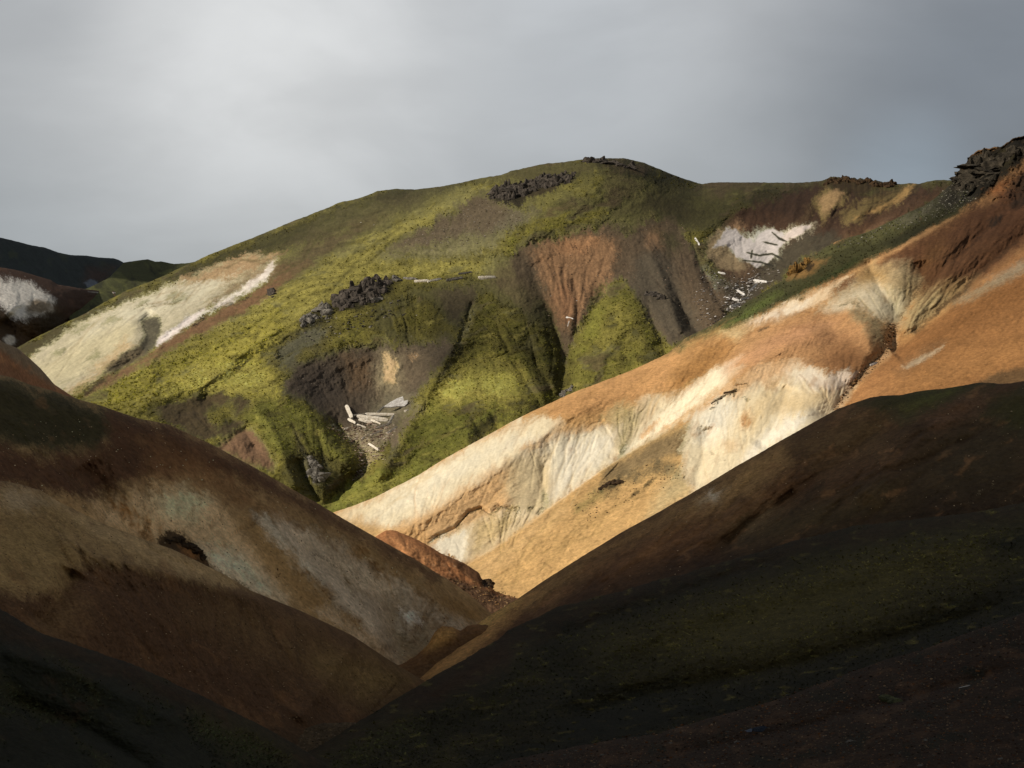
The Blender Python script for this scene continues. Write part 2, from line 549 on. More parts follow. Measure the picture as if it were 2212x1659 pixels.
a = Hill('clay_hill', [(-60, 570), (0, 577), (22, 581), (50, 587), (80, 596), (110, 605), (125, 615), (150, 619), (190, 625), (215, 628), (240, 629), (265, 631), (330, 645)],
         [(-60, 800), (330, 800)], [(-60, 570, 1130), (0, 577, 1150), (265, 631, 1300), (0, 790, 940), (100, 650, 1110), (150, 720, 1080), (300, 720, 1100), (60, 740, 1010)], -60, 330, 0.62, rough=0.5, seed=13)
a.fill('39271b'); a.mottle('4b3324', 26, 0.0, 0.4, 0.7)
a.poly('3c2c1a', [(-60, 640), (130, 660), (150, 700), (60, 760), (-60, 760)], 14, 8)
a.poly('b7b2a9', [(-60, 603), (0, 605), (30, 606), (65, 608), (85, 622), (100, 635), (118, 650), (112, 668), (90, 684), (60, 690), (30, 688), (10, 668), (-20, 650), (-60, 650)], 7, 12)
a.bleed(14, 6, 60, None, 1)
a.spot('6e5c42', 84, 664, 26, 16, 0.4, 0.4, 0.9)
a.spot('2c2418', 110, 705, 50, 26, 0.5, 0.4, 0.8, 30)
a.spot('a9a298', 22, 733, 14, 10, 0.3, 0.5)
a.line('8f8a80', [(190, 630), (225, 633), (265, 632)], 2, 1, 0.4, 0.9)
a.gully([(0, 690), (40, 740), (60, 780)], 30, 60, 60); a.gully([(250, 640), (200, 670), (140, 720), (60, 765)], 60, 110, 60)
a.noise_relief(9, 30); a.vary(0.25, 7); a.finish(FAR)

# ================================================================ main mountain
C_CREST = [(35, 751), (75, 730), (125, 705), (175, 682), (200, 667), (250, 640), (275, 627), (350, 597), (420, 565), (450, 551), (500, 531), (553, 511), (640, 475), (713, 447), (733, 437), (768, 430), (803, 419), (815, 413), (854, 408), (888, 408), (902, 409.5), (958, 402), (1027, 387), (1083, 377.6), (1106, 368), (1181, 354), (1281, 342), (1351, 342), (1393, 352), (1431, 368), (1468, 383), (1516, 398), (1543, 394), (1581, 393), (1659, 394), (1721, 395), (1776, 391), (1784, 387), (1796, 382), (1819, 383), (1844, 385), (1876, 387), (1909, 393), (1946, 398), (1966, 395), (1984, 397), (2009, 391), (2029, 388), (2064, 390), (2120, 400), (2270, 440)]
C_BOT = [(-10, 860), (100, 890), (200, 920), (400, 980), (560, 1080), (700, 1150), (760, 1150), (950, 1050), (1106, 965), (1200, 925), (1370, 860), (1543, 760), (1784, 600), (2064, 470), (2270, 480)]
a = Hill('mountain', [(-10, 775)] + C_CREST, C_BOT,
         [(35, 751, 900), (250, 640, 1000), (420, 565, 1070), (640, 475, 1100), (850, 408, 1100), (1100, 370, 1080), (1310, 342, 1050), (1516, 398, 1080), (1796, 382, 1050), (2064, 390, 1000), (2250, 440, 980),
          (100, 850, 760), (400, 700, 890), (700, 600, 930), (1000, 560, 920), (1250, 520, 940), (1600, 520, 950), (1900, 520, 880),
          (400, 900, 735), (600, 960, 690), (650, 1080, 640), (700, 850, 770), (800, 1000, 690), (900, 950, 720), (1000, 800, 790), (1200, 880, 740), (1250, 800, 780), (1400, 800, 750), (1500, 720, 790), (1700, 650, 810), (1100, 920, 700), (750, 1100, 625)],
         -10, 2260, 1.05, rnd=(45, 60), rough=0.8, fem=1.5, tint=(1.03, 1.0, 0.76), seed=21,
         jag=lambda x: 4.5 * ss(1770, 1790, x) * ss(1960, 1900, x) * fbm(x / 7, x * 0, 3, 99) )
a.gs = 0.58
a.desat = 0.2
a.fk = 0.5
a.ptint = (1.05, 0.97, 0.95)
G = a.gully
# relief: bowls, ravines, spurs
a.bowl(800, 860, 185, 130, 19, 1.4)
a.bowl(1250, 590, 140, 120, 9, 1.4)
a.bowl(1630, 560, 130, 110, 26, 1.2)
a.bowl(420, 860, 90, 45, 8)
G([(1010, 690), (950, 800), (900, 890), (860, 970), (800, 1060)], -16, 40, 70, 1.2)
G([(590, 850), (650, 880), (700, 935), (745, 990), (765, 1030)], -12, 60, 34, 1.3)
G([(700, 900), (750, 945), (785, 975), (790, 1000), (770, 1030), (735, 1065), (690, 1110)], 26, 34, 40, 1.1)
G([(640, 990), (660, 1040), (690, 1090)], 12, 22, 28)
G([(1140, 560), (1178, 660), (1208, 730), (1222, 790), (1212, 850), (1185, 900)], 26, 46, 42, 1.1, 0.55, 0.1)
G([(1310, 610), (1275, 680), (1240, 735), (1222, 790)], 13, 26, 30, 1.0)
G([(1240, 600), (1248, 660), (1240, 740)], 5, 14, 12, 1.0)
G([(1345, 620), (1350, 690), (1310, 770), (1250, 830)], -10, 70, 70, 1.4)
G([(1395, 655), (1415, 705), (1435, 750), (1445, 800)], 20, 22, 34, 1.0, 0.5, 0.0)
G([(1435, 575), (1462, 640), (1490, 695), (1522, 738), (1530, 760)], 30, 40, 30, 1.0, 0.7, 0.05)
G([(1400, 520), (1425, 590), (1450, 660), (1475, 720)], -10, 40, 26, 1.1)
G([(1670, 530), (1640, 600), (1600, 650), (1550, 710)], 15, 50, 40)
G([(1490, 500), (1510, 560), (1530, 610), (1560, 660)], 7, 15, 15)
G([(1090, 760), (1120, 800), (1160, 860), (1175, 900)], 7, 14, 26, 1.0, 0.6)
G([(1130, 730), (1165, 790), (1195, 860)], 9, 14, 26, 1.0, 0.6)
G([(1015, 890), (1028, 915), (1045, 945)], 12, 12, 20, 1.0, 0.7, 0)
G([(1060, 885), (1068, 905), (1080, 935)], 9, 10, 14, 1.0, 0.7, 0)
G([(890, 640), (900, 690), (880, 740)], 6, 40, 50)
G([(1020, 650), (1005, 700), (990, 745)], 6, 14, 14)
G([(330, 670), (312, 700), (322, 735), (300, 770), (240, 810)], 17, 30, 26, 0.9)
G([(600, 560), (480, 640), (380, 710), (340, 745)], 7, 30, 22)
G([(430, 850), (470, 880), (520, 920), (560, 980)], 10, 30, 26)
G([(540, 860), (590, 930), (620, 1000), (640, 1060)], -9, 30, 34)
G([(560, 900), (500, 950), (460, 990)], 6, 16, 16)
# long gentle ribs that run down to the left
for (p, q, am, w) in (((1050, 420), (560, 660), -9, 36), ((980, 430), (640, 590), 7, 26), ((1000, 500), (650, 640), -6, 30), ((880, 590), (430, 800), -7, 40), ((700, 640), (300, 850), 6, 34),
                      ((900, 450), (640, 560), 6, 22), ((1300, 400), (1120, 540), -6, 40), ((620, 700), (420, 850), -7, 30), ((1000, 540), (760, 620), 5, 20)):
    mid = ((p[0] + q[0]) / 2, (p[1] + q[1]) / 2 - 10)
    G([p, mid, q], am, w, w, 1.4, 0.25, 0.25, 9)
for (x0, y0, x1, y1, am) in ((1790, 400, 1740, 500, 7), (1850, 400, 1790, 500, 7), (1900, 410, 1820, 510, -6), (1960, 405, 1850, 520, 7), (2010, 400, 1900, 500, -5), (1730, 410, 1700, 500, -6)):
    G([(x0, y0), (x1, y1)], am, 18, 18, 1.1)
a.stepf([(1700, 604), (1716, 575), (1755, 555)], [0, 6, 0], 25, 2)
a.stepf([(560, 1085), (690, 1095), (760, 1075), (840, 1040), (900, 1010), (960, 992)], [0, 9, 10, 8, 5, 2], 80, 2.0, sgn=-1)

# ---- soils and moss, with some hollow shade painted in
a.fill('77782f')
a.mottle('8f9034', 120, -0.1, 0.4, 0.9, -27, 2.2); a.mottle('5a5a22', 60, 0.05, 0.35, 0.75, -25, 2.0, seed=4)
mo, ye, dk, ol = '8c9430', '9c9a48', '3f3f1b', '8d8450'
P_ = a.poly
P_('3b341b', [(20, 760), (250, 640), (420, 565), (640, 475), (850, 405), (1000, 380), (1060, 385), (950, 425), (830, 470), (700, 520), (600, 552), (560, 560), (420, 605), (320, 635), (200, 690), (70, 780)], 12, 16, 0.92)
P_('57532a', [(700, 470), (800, 440), (900, 420), (960, 415), (880, 455), (760, 490), (700, 500)], 14, 16, 0.6)
P_('2f2d16', [(790, 425), (850, 410), (905, 412), (880, 435), (820, 445)], 8, 10, 0.85)
P_('54402f', [(600, 560), (700, 515), (780, 480), (880, 465), (820, 500), (740, 540), (660, 585), (610, 620), (590, 600)], 12, 14, 0.85)
P_('6f4a34', [(590, 580), (640, 565), (680, 570), (640, 600), (600, 625), (560, 630)], 10, 10, 0.8)
P_(ye, [(1040, 395), (1000, 410), (880, 470), (800, 505), (720, 555), (640, 610), (560, 650), (450, 710), (480, 720), (600, 680), (760, 600), (860, 560), (960, 480), (1040, 430)], 12, 14, 0.85, -27, 7, 18)
P_('a3a04c', [(800, 590), (900, 570), (1000, 560), (1075, 555), (1070, 590), (950, 592), (880, 600), (760, 610), (640, 690), (560, 720), (600, 680), (700, 630)], 10, 12, 0.75, -20, 6, 12)
P_('928e30', [(170, 870), (300, 790), (440, 740), (560, 690), (660, 640), (620, 700), (575, 770), (590, 830), (540, 850), (400, 850), (300, 870), (240, 880)], 14, 14, 0.95)
P_('a39c34', [(440, 800), (520, 720), (600, 670), (570, 740), (560, 800), (500, 830)], 20, 12, 0.8)
P_('a2a548', [(330, 850), (420, 800), (520, 780), (580, 800), (590, 845), (520, 850), (420, 845), (350, 865)], 14, 10, 0.8)
P_('5c4a3e', [(1040, 412), (1062, 430), (1110, 447), (1155, 452), (1130, 482), (1090, 502), (1030, 508), (980, 522), (900, 537), (850, 548), (790, 565), (850, 522), (920, 488), (980, 452)], 10, 12, 1.0, -30, 5, 14)
P_('77705e', [(1110, 447), (1155, 450), (1140, 475), (1090, 500), (1060, 500)], 8, 8, 0.7)
P_('8d8a5a', [(960, 525), (1060, 505), (1130, 520), (1080, 550), (1000, 550), (900, 560)], 14, 12, 0.7)
P_('7e8428', [(1080, 540), (1090, 505), (1160, 470), (1230, 425), (1330, 410), (1390, 430), (1330, 465), (1250, 490), (1190, 508), (1140, 525), (1110, 550)], 10, 12, 0.95)
P_('97a02c', [(1090, 535), (1120, 495), (1180, 480), (1250, 460), (1220, 490), (1150, 515), (1110, 540)], 12, 10, 0.75)
P_('504826', [(1080, 395), (1100, 362), (1281, 340), (1351, 340), (1400, 352), (1300, 365), (1230, 380), (1150, 392)], 6, 6)
P_('2b2816', [(1290, 345), (1351, 340), (1393, 350), (1431, 366), (1500, 392), (1480, 408), (1400, 398), (1340, 382), (1300, 370)], 8, 8, 0.9)
P_('4c4a20', [(1380, 430), (1420, 400), (1500, 400), (1600, 392), (1760, 394), (1740, 420), (1680, 425), (1620, 450), (1560, 475), (1540, 500), (1480, 490), (1420, 460), (1300, 470), (1340, 440)], 10, 12, 0.95)
P_('6a6a26', [(1500, 420), (1560, 402), (1660, 400), (1640, 420), (1560, 440), (1500, 450)], 10, 12, 0.6)
P_('2c2c17', [(1390, 440), (1440, 430), (1500, 470), (1480, 500), (1420, 480)], 14, 12, 0.7); P_('26240f', [(1600, 425), (1650, 405), (1740, 410), (1700, 440), (1640, 440)], 10, 10, 0.7)
# right-hand bowl
P_('4c3226', [(1560, 480), (1590, 455), (1640, 432), (1700, 420), (1760, 392), (1850, 410), (1950, 400), (2090, 388), (1990, 450), (1870, 510), (1780, 540), (1720, 570), (1680, 610), (1640, 650), (1600, 640), (1560, 600), (1530, 560), (1530, 510)], 10, 12, 1.0)
P_('6a4630', [(1830, 500), (1900, 455), (1990, 415), (2060, 400), (1990, 450), (1900, 500), (1820, 540), (1760, 560)], 10, 8, 0.8, -32, 8, 12)
P_('7c5642', [(1890, 488), (1960, 445), (1990, 432), (1960, 462), (1900, 495), (1860, 512)], 6, 4, 0.9, -30, 8, 6)
P_('9d8048', [(1765, 432), (1790, 408), (1822, 412), (1828, 428), (1800, 450), (1776, 475), (1764, 455)], 6, 6, 0.9, -60, 6, 12)
P_('8f7340', [(1840, 440), (1890, 425), (1940, 405), (1975, 400), (1930, 440), (1870, 465), (1825, 480), (1815, 470)], 7, 6, 0.9, -42, 7, 16)
P_('c09858', [(1930, 432), (1955, 408), (1974, 398), (1962, 420), (1938, 438)], 4, 4, 0.7, -45, 6, 8)
P_('4a3420', [(1770, 395), (1796, 380), (1876, 384), (1946, 396), (1940, 402), (1880, 412), (1840, 420), (1790, 402)], 4, 5, 0.95)
P_('6d5138', [(1720, 480), (1740, 455), (1760, 460), (1740, 485), (1700, 500)], 8, 6, 0.8, -50)
P_('4a3f37', [(1560, 600), (1620, 565), (1680, 540), (1740, 500), (1800, 500), (1830, 515), (1760, 560), (1690, 600), (1640, 640), (1560, 700), (1500, 690), (1480, 640)], 8, 10, 1.0)
P_('8e7a5c', [(1528, 560), (1530, 515), (1560, 490), (1600, 500), (1600, 550), (1580, 570)], 7, 8, 0.95)
P_('b3aea8', [(1548, 520), (1570, 490), (1593, 500), (1620, 512), (1655, 492), (1680, 500), (1700, 515), (1685, 530), (1655, 555), (1620, 560), (1590, 556), (1575, 530)], 6, 9, 1.0)
P_('c9bcae', [(1685, 512), (1700, 498), (1735, 482), (1764, 482), (1745, 495), (1712, 512), (1690, 525)], 4, 6, 0.85, -35, 6, 8)
P_('a87c60', [(1560, 490), (1590, 478), (1610, 490), (1590, 497)], 5, 5, 0.7)
P_('6d4f3e', [(1590, 575), (1625, 562), (1640, 580), (1610, 610), (1580, 600)], 10, 8, 0.8)
P_('7f7c78', [(1505, 570), (1525, 575), (1545, 600), (1560, 625), (1540, 640), (1520, 625), (1510, 600)], 6, 7, 0.8)
for q in ([(1610, 540), (1640, 547), (1660, 560)], [(1668, 505), (1690, 515), (1700, 525)], [(1650, 520), (1680, 528)], [(1620, 555), (1655, 570), (1690, 560)], [(1640, 580), (1680, 570)]):
    a.line('2d2a26', q, 3, 1.5, 2.5, 0.9)
a.line('8a8e98', [(1450, 575), (1460, 600), (1472, 612)], 4, 2, 1.5, 0.8)
# central scar
P_('5e4a3e', [(1110, 545), (1143, 523), (1206, 513), (1246, 495), (1331, 485), (1443, 468), (1475, 490), (1500, 540), (1530, 600), (1580, 650), (1560, 705), (1520, 735), (1440, 745), (1400, 690), (1372, 640), (1335, 610), (1300, 620), (1272, 680), (1240, 730), (1228, 800), (1212, 770), (1195, 700), (1165, 650), (1110, 600)], 7, 10)
P_('96694a', [(1145, 540), (1200, 518), (1290, 505), (1340, 530), (1320, 590), (1275, 650), (1240, 700), (1212, 705), (1180, 650), (1152, 590)], 12, 12, 0.9, 75, 5, 16)
P_('a56f4a', [(1195, 530), (1240, 512), (1290, 515), (1280, 535), (1240, 548), (1200, 545)], 9, 8, 0.85); P_('9a6646', [(1200, 640), (1225, 600), (1240, 640), (1235, 690), (1215, 690)], 10, 8, 0.7, 80)
P_('8d6448', [(1395, 500), (1430, 500), (1430, 530), (1400, 530)], 9, 8, 0.7)
P_('4d4342', [(1120, 560), (1150, 570), (1175, 640), (1150, 640), (1110, 600)], 14, 10, 0.8)
P_('524742', [(1370, 560), (1440, 540), (1480, 640), (1520, 720), (1450, 740), (1400, 690), (1360, 620)], 14, 10, 0.8)
P_('5f6024', [(1340, 500), (1360, 480), (1372, 500), (1355, 520), (1348, 512)], 4, 5, 0.9); P_('3c391c', [(1420, 500), (1470, 510), (1470, 545), (1450, 550)], 10, 8, 0.7)
a.line('2e2019', [(1232, 530), (1240, 534), (1250, 530)], 4, 1.5, 1.5); a.line('38271d', [(1262, 540), (1278, 536)], 3, 1.5, 1)
for q in ([(1258, 610), (1264, 640), (1258, 680), (1262, 720)], [(1295, 630), (1290, 660), (1270, 690)], [(1345, 520), (1335, 560), (1310, 600)], [(1225, 610), (1228, 630)]):
    a.line('33261f', q, 2.5, 1.5, 1.5, 0.85)
# moss spur between the gullies
P_('72762a', [(1302, 640), (1325, 612), (1360, 615), (1390, 680), (1420, 740), (1400, 775), (1340, 800), (1250, 850), (1222, 830), (1230, 770), (1262, 700)], 7, 8)
P_('8a8a38', [(1280, 720), (1320, 660), (1360, 660), (1395, 720), (1390, 750), (1330, 770), (1260, 790)], 12, 8, 0.8)
P_('8b9428', [(1262, 720), (1290, 670), (1310, 680), (1275, 740), (1250, 790)], 10, 6, 0.7)
# slopes below the ledges
P_('4f4724', [(830, 640), (900, 612), (1000, 610), (1100, 600), (1150, 600), (1190, 680), (1200, 740), (1140, 730), (1060, 640), (1000, 690), (985, 740), (860, 740), (800, 720), (770, 680)], 12, 14, 0.95)
P_('4a3c32', [(960, 620), (1030, 610), (1040, 650), (1000, 700), (960, 680), (940, 640)], 12, 12, 0.8)
P_('6f7426', [(1040, 640), (1100, 610), (1150, 650), (1190, 740), (1200, 800), (1140, 790), (1080, 720), (1030, 740), (1020, 700)], 12, 14, 0.9)
P_('66691f', [(860, 670), (900, 650), (950, 680), (970, 710), (900, 720), (860, 700)], 12, 12, 0.8)
P_('636623', [(710, 740), (760, 690), (800, 680), (790, 720), (740, 750)], 10, 10, 0.8)
P_('8d8578', [(1014, 672), (1022, 668), (1022, 690), (1000, 730), (990, 745), (994, 725)], 3, 3, 0.6)
P_('9a9c3a', [(1050, 690), (1100, 670), (1120, 700), (1100, 720), (1060, 710)], 12, 8, 0.6)
P_('575048', [(580, 765), (640, 718), (680, 700), (725, 703), (700, 740), (665, 760), (640, 790), (600, 800)], 10, 10, 0.95)
P_('6b702a', [(640, 780), (655, 755), (670, 760), (650, 790)], 6, 6, 0.6)
# big lower scar
P_('51423c', [(605, 830), (640, 785), (690, 765), (740, 755), (850, 742), (960, 735), (985, 750), (940, 800), (905, 850), (880, 900), (840, 960), (800, 980), (770, 965), (720, 920), (680, 885), (640, 862), (612, 850)], 8, 10, 1.0, 60, 5, 8)
P_('68564a', [(840, 760), (900, 745), (960, 750), (930, 800), (880, 850), (830, 880), (800, 860)], 16, 10, 0.8, -50, 6, 14)
P_('45393a', [(640, 800), (720, 780), (740, 850), (700, 880), (640, 850)], 20, 10, 0.7); P_('6a4c34', [(740, 770), (800, 780), (800, 830), (760, 840)], 16, 10, 0.6, 70)
P_('7d7062', [(800, 880), (850, 850), (890, 850), (880, 900), (830, 930), (790, 920)], 14, 8, 0.75, -45, 6, 10)
a.spot('93806c', 838, 808, 28, 44, 0.6, 0.25, 0.8); a.spot('cda877', 842, 797, 15, 27, 0.35, 0.3, 0.95); a.spot('a07c60', 892, 772, 7, 12, 0.4, 0.3, 0.8, -60)
P_('6b5550', [(840, 950), (880, 900), (930, 850), (960, 800), (975, 790), (940, 860), (890, 930), (850, 975)], 5, 5, 0.9, -50, 6, 6)
P_('655c54', [(860, 960), (885, 950), (930, 985), (900, 1000), (850, 1010), (830, 1000)], 10, 8, 0.8)
a.line('b8ab9c', [(680, 905), (720, 922), (745, 938), (790, 962), (820, 980)], 4, 1.5, 2, 0.9, tex=0.5)
P_('96836f', [(745, 935), (770, 925), (830, 920), (850, 935), (830, 960), (800, 985), (780, 965)], 5, 9, 0.9, tex=0.6)
P_('9c8168', [(775, 975), (820, 970), (830, 985), (795, 1000), (780, 1020), (765, 1040), (770, 1015), (788, 995)], 4, 6, 0.9, tex=0.5)
# right lower spur
P_('8a8f32', [(900, 900), (935, 835), (1000, 775), (1060, 745), (1130, 770), (1190, 850), (1210, 880), (1110, 915), (1000, 970), (900, 1010), (850, 1005), (870, 950)], 8, 10)
P_('a7a54a', [(935, 850), (1000, 790), (1060, 765), (1120, 800), (1160, 850), (1120, 870), (1040, 862), (960, 870)], 14, 10, 0.9)
P_('5f681d', [(880, 930), (950, 880), (1040, 870), (1090, 895), (1040, 940), (960, 985), (880, 1000)], 14, 10, 0.85)
P_('3c401a', [(1080, 700), (1130, 760), (1170, 830), (1210, 860), (1200, 800), (1150, 720)], 12, 10, 0.55)
P_('1c1a0e', [(1015, 935), (1030, 925), (1060, 900), (1075, 915), (1050, 945), (1020, 955)], 5, 6, 0.8)  # shadow in the hollows by the ridge crest, painted dark
P_('8a8230', [(1060, 920), (1070, 915), (1075, 930), (1064, 935)], 2, 3, 0.8)
P_('7f8a2c', [(690, 1100), (740, 1060), (800, 1025), (870, 1005), (960, 990), (900, 1030), (800, 1080), (720, 1110)], 5, 6)
P_('969a3a', [(740, 1080), (800, 1040), (870, 1015), (900, 1015), (830, 1060), (760, 1090)], 8, 6, 0.7)
# lower left
P_('4a3828', [(320, 885), (400, 855), (470, 848), (540, 858), (560, 900), (520, 930), (470, 950), (430, 950), (380, 930)], 8, 12, 0.95)
P_('77792a', [(450, 890), (500, 870), (510, 900), (470, 920)], 8, 8, 0.8)
P_('7c5844', [(465, 970), (520, 925), (550, 925), (575, 960), (595, 1000), (580, 1020), (540, 1010)], 5, 7)
P_('6f762a', [(520, 900), (560, 860), (640, 862), (690, 900), (740, 960), (760, 1010), (700, 1000), (620, 990), (590, 980), (560, 930)], 8, 10, 0.95)
P_('434022', [(640, 960), (700, 980), (760, 1010), (740, 1050), (700, 1085), (640, 1075), (600, 1030), (620, 990)], 10, 12, 0.85)
P_('675b4a', [(630, 930), (645, 940), (690, 1000), (700, 1040), (680, 1050), (655, 1000)], 6, 8, 0.8); P_('5f5a26', [(620, 1050), (660, 1060), (690, 1080), (680, 1100), (620, 1070)], 8, 8, 0.8)
P_('16120c', [(700, 1060), (760, 990), (785, 985), (780, 1010), (745, 1050), (710, 1080)], 5, 6, 0.45)  # shade of the ravine painted into the ground colour
# pale clay slope on the left
W_POLY = [(50, 775), (125, 727), (175, 695), (250, 662), (300, 640), (362, 617), (400, 605), (457, 577), (512, 560), (553, 545), (600, 555), (592, 575), (537, 627), (475, 655), (425, 680), (375, 715), (337, 745), (300, 772), (250, 797), (220, 812), (175, 835), (150, 850), (100, 845)]
P_('c2b498', W_POLY, 5, 6, 1.0)
P_('d6ccb4', [(180, 720), (300, 650), (400, 615), (480, 600), (440, 640), (380, 660), (340, 680), (250, 700), (150, 760)], 14, 8, 0.8, -28, 6, 16)
P_('cfbf96', [(80, 790), (160, 740), (260, 700), (300, 700), (280, 750), (220, 790), (150, 830), (110, 830)], 16, 8, 0.8)
P_('c49c68', [(140, 850), (180, 820), (230, 775), (275, 735), (290, 745), (240, 790), (200, 825), (170, 845)], 10, 8, 0.75, -40, 6, 12)
P_('a87f60', [(390, 607), (457, 577), (553, 545), (605, 552), (565, 580), (510, 595), (440, 608)], 6, 7, 0.9, -35, 5, 16)
P_('8f7460', [(450, 650), (540, 585), (600, 560), (580, 600), (500, 645), (430, 675)], 8, 6, 0.9, -32, 7, 14)
P_('e2d8d0', [(338, 745), (350, 725), (400, 692), (480, 648), (550, 605), (592, 565), (570, 610), (480, 660), (410, 698), (365, 730)], 3, 4, 0.9, -32, 6, 8)
P_('5b5348', [(305, 692), (340, 682), (346, 700), (336, 742), (318, 765), (280, 782), (242, 800), (258, 772), (298, 748), (312, 722)], 4, 5, 0.95)
for (x, y, rx, ry) in ((125, 760, 16, 7), (172, 713, 18, 6), (245, 690, 22, 8), (310, 655, 18, 6), (370, 640, 16, 7), (385, 648, 22, 6), (205, 770, 20, 8)):
    a.spot('8c8468', x, y, rx, ry, 0.5, 0.5, 0.6, -30)
a.line('5e5442', [(300, 660), (318, 655), (335, 662)], 3, 1.5, 2, 0.8); a.line('5e5442', [(360, 655), (390, 648)], 3, 1.5, 2, 0.8)
P_('7e563e', [(220, 818), (300, 777), (340, 750), (425, 693), (540, 634), (600, 602), (630, 590), (600, 630), (520, 680), (420, 730), (330, 780), (240, 830), (180, 858)], 5, 6, 0.95)
P_('3a2a1e', [(180, 850), (215, 815), (222, 822), (205, 845)], 4, 4, 0.8)
for (x, y) in ((470, 660), (488, 655), (500, 653), (525, 648), (437, 688), (425, 700)): a.spot('231a14', x, y, 7, 4, 0.4, 0.6, 0.9, -35)
P_('4c4024', [(36, 752), (75, 732), (130, 706), (130, 722), (62, 770)], 4, 3, 0.9)
P_('1f1c17', [(1056, 434), (1062, 412), (1110, 400), (1180, 386), (1250, 372), (1240, 390), (1190, 411), (1155, 427), (1112, 446)], 4, 6)
P_('24211b', [(722, 668), (735, 640), (780, 614), (860, 603), (835, 640), (780, 672)], 4, 6, 0.95); P_('2a2620', [(650, 705), (655, 685), (690, 660), (712, 655), (722, 690), (680, 705)], 4, 6, 0.9)
a.rgb *= np.where(a.green()[..., None] > 0.5, 1.0, np.array([0.97, 1.05, 0.93]))
lf = ss(1000, 700, a.X + 0.6 * (a.Y - 500))
P_('62553a', [(560, 560), (700, 480), (860, 420), (1020, 400), (1040, 430), (900, 470), (760, 520), (640, 600)], 20, 20, 0.45, -27, 6, 24)
P_('5a4c30', [(1100, 400), (1300, 380), (1460, 410), (1560, 440), (1500, 490), (1300, 480), (1200, 510), (1120, 470)], 26, 24, 0.4, -10, 4, 24)
P_('6a5c4a', [(820, 560), (900, 510), (1000, 450), (1060, 430), (1150, 460), (1090, 520), (1000, 545), (880, 560)], 12, 16, 0.55, -30, 5, 18)
P_('5a4a38', [(1060, 560), (1140, 540), (1180, 650), (1150, 700), (1090, 660), (1050, 610)], 18, 18, 0.8)
a.bleed(34, 14, -27, lf, 1); a.bleed(26, 18, 75, 1 - lf, 2)
def s_n(q): return fbm(q.X / 30, q.Y / 24, 4, 77)


fan = a.fan
fan((1150, 520), (1340, 500), (1222, 790), 26, 0.1, 0.75, 1.0, 5, 1, '3a281e', 0.5)
fan((1340, 480), (1480, 480), (1500, 720), 16, 0.08, 0.7, 0.9, 5, 2, '33271f', 0.5)
fan((1380, 560), (1440, 640), (1540, 740), 10, 0.1, 0.8, 1.6, 5, 3, '33271f', 0.5)
fan((630, 780), (990, 735), (775, 960), 34, 0.05, 0.7, 0.9, 5, 4, '352a24', 0.4)
fan((1560, 500), (1760, 480), (1590, 650), 20, 0.1, 0.8, 1.2, 4, 5, '43362c', 0.5)
fan((1740, 400), (2050, 395), (1560, 740), 34, 0.02, 0.42, 1.8, 6, 6, '3c281c', 0.5)
fan((1600, 430), (1760, 400), (1600, 640), 14, 0.02, 0.5, 1.4, 5, 7, '2e1f18', 0.5)
fan((800, 640), (1000, 620), (900, 800), 18, 0.05, 0.7, 1.5, 5, 8, '2c2416', 0.5)
fan((1000, 640), (1190, 660), (1190, 900), 18, 0.1, 0.8, 1.8, 6, 9, '24220f', 0.5)
fan((930, 860), (1180, 860), (1060, 1120), 16, 0.0, 0.5, 2.0, 6, 10, '2a2810', 0.5)
fan((1260, 700), (1400, 680), (1230, 960), 14, 0.1, 0.6, 1.2, 6, 11, '55591c', 0.4)
fan((560, 860), (700, 900), (720, 1100), 16, 0.1, 0.8, 2.2, 7, 12, '2a2414', 0.5)
fan((380, 860), (540, 860), (520, 1040), 14, 0.05, 0.7, 1.6, 6, 13, '33281a', 0.5)
fan((420, 590), (600, 560), (-100, 900), 22, 0.0, 0.35, 1.2, 4, 14, '9a805c', 0.5)
fan((200, 690), (330, 650), (60, 860), 14, 0.05, 0.9, 1.0, 5, 15, 'a8966c', 0.4)
fan((620, 560), (1060, 430), (-300, 1060), 34, 0.0, 0.3, 1.6, 6, 16, '4c4a20', 0.5)
fan((700, 650), (1000, 570), (-200, 1000), 26, 0.0, 0.35, 1.4, 6, 17, '5a5c26', 0.4)
fan((300, 760), (620, 690), (0, 960), 24, 0.0, 0.6, 1.2, 5, 18, '5f6a24', 0.4)
fan((450, 550), (1000, 400), (-100, 850), 26, 0.0, 0.3, 1.4, 6, 19, '2e2a16', 0.5)
fan((1080, 460), (1400, 430), (1100, 640), 20, 0.0, 0.4, 1.2, 6, 20, '4c4a20', 0.4)
gm = a.green()
P_('4e483e', [(305, 692), (340, 682), (346, 700), (336, 742), (318, 765), (280, 782), (242, 800), (258, 772), (298, 748), (312, 722)], 4, 6, 0.8)
P_('6b5c46', [(300, 745), (320, 765), (290, 785), (240, 805), (215, 812), (240, 785), (262, 770)], 4, 5, 0.9)
P_('e6ddd4', [(336, 748), (346, 728), (400, 692), (440, 668), (420, 690), (365, 730)], 3, 4, 0.9)
P_('e4dace', [(440, 672), (500, 640), (550, 600), (592, 565), (575, 600), (520, 640), (460, 668)], 4, 6, 0.5, -32, 6, 8)
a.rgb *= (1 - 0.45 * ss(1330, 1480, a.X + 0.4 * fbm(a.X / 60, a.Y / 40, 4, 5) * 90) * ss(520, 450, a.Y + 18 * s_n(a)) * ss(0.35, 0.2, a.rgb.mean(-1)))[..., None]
P_('8a7458', [(1528, 560), (1532, 515), (1560, 492), (1580, 500), (1575, 540), (1620, 575), (1600, 590), (1560, 580)], 4, 8, 0.9, 60, 3, 8)
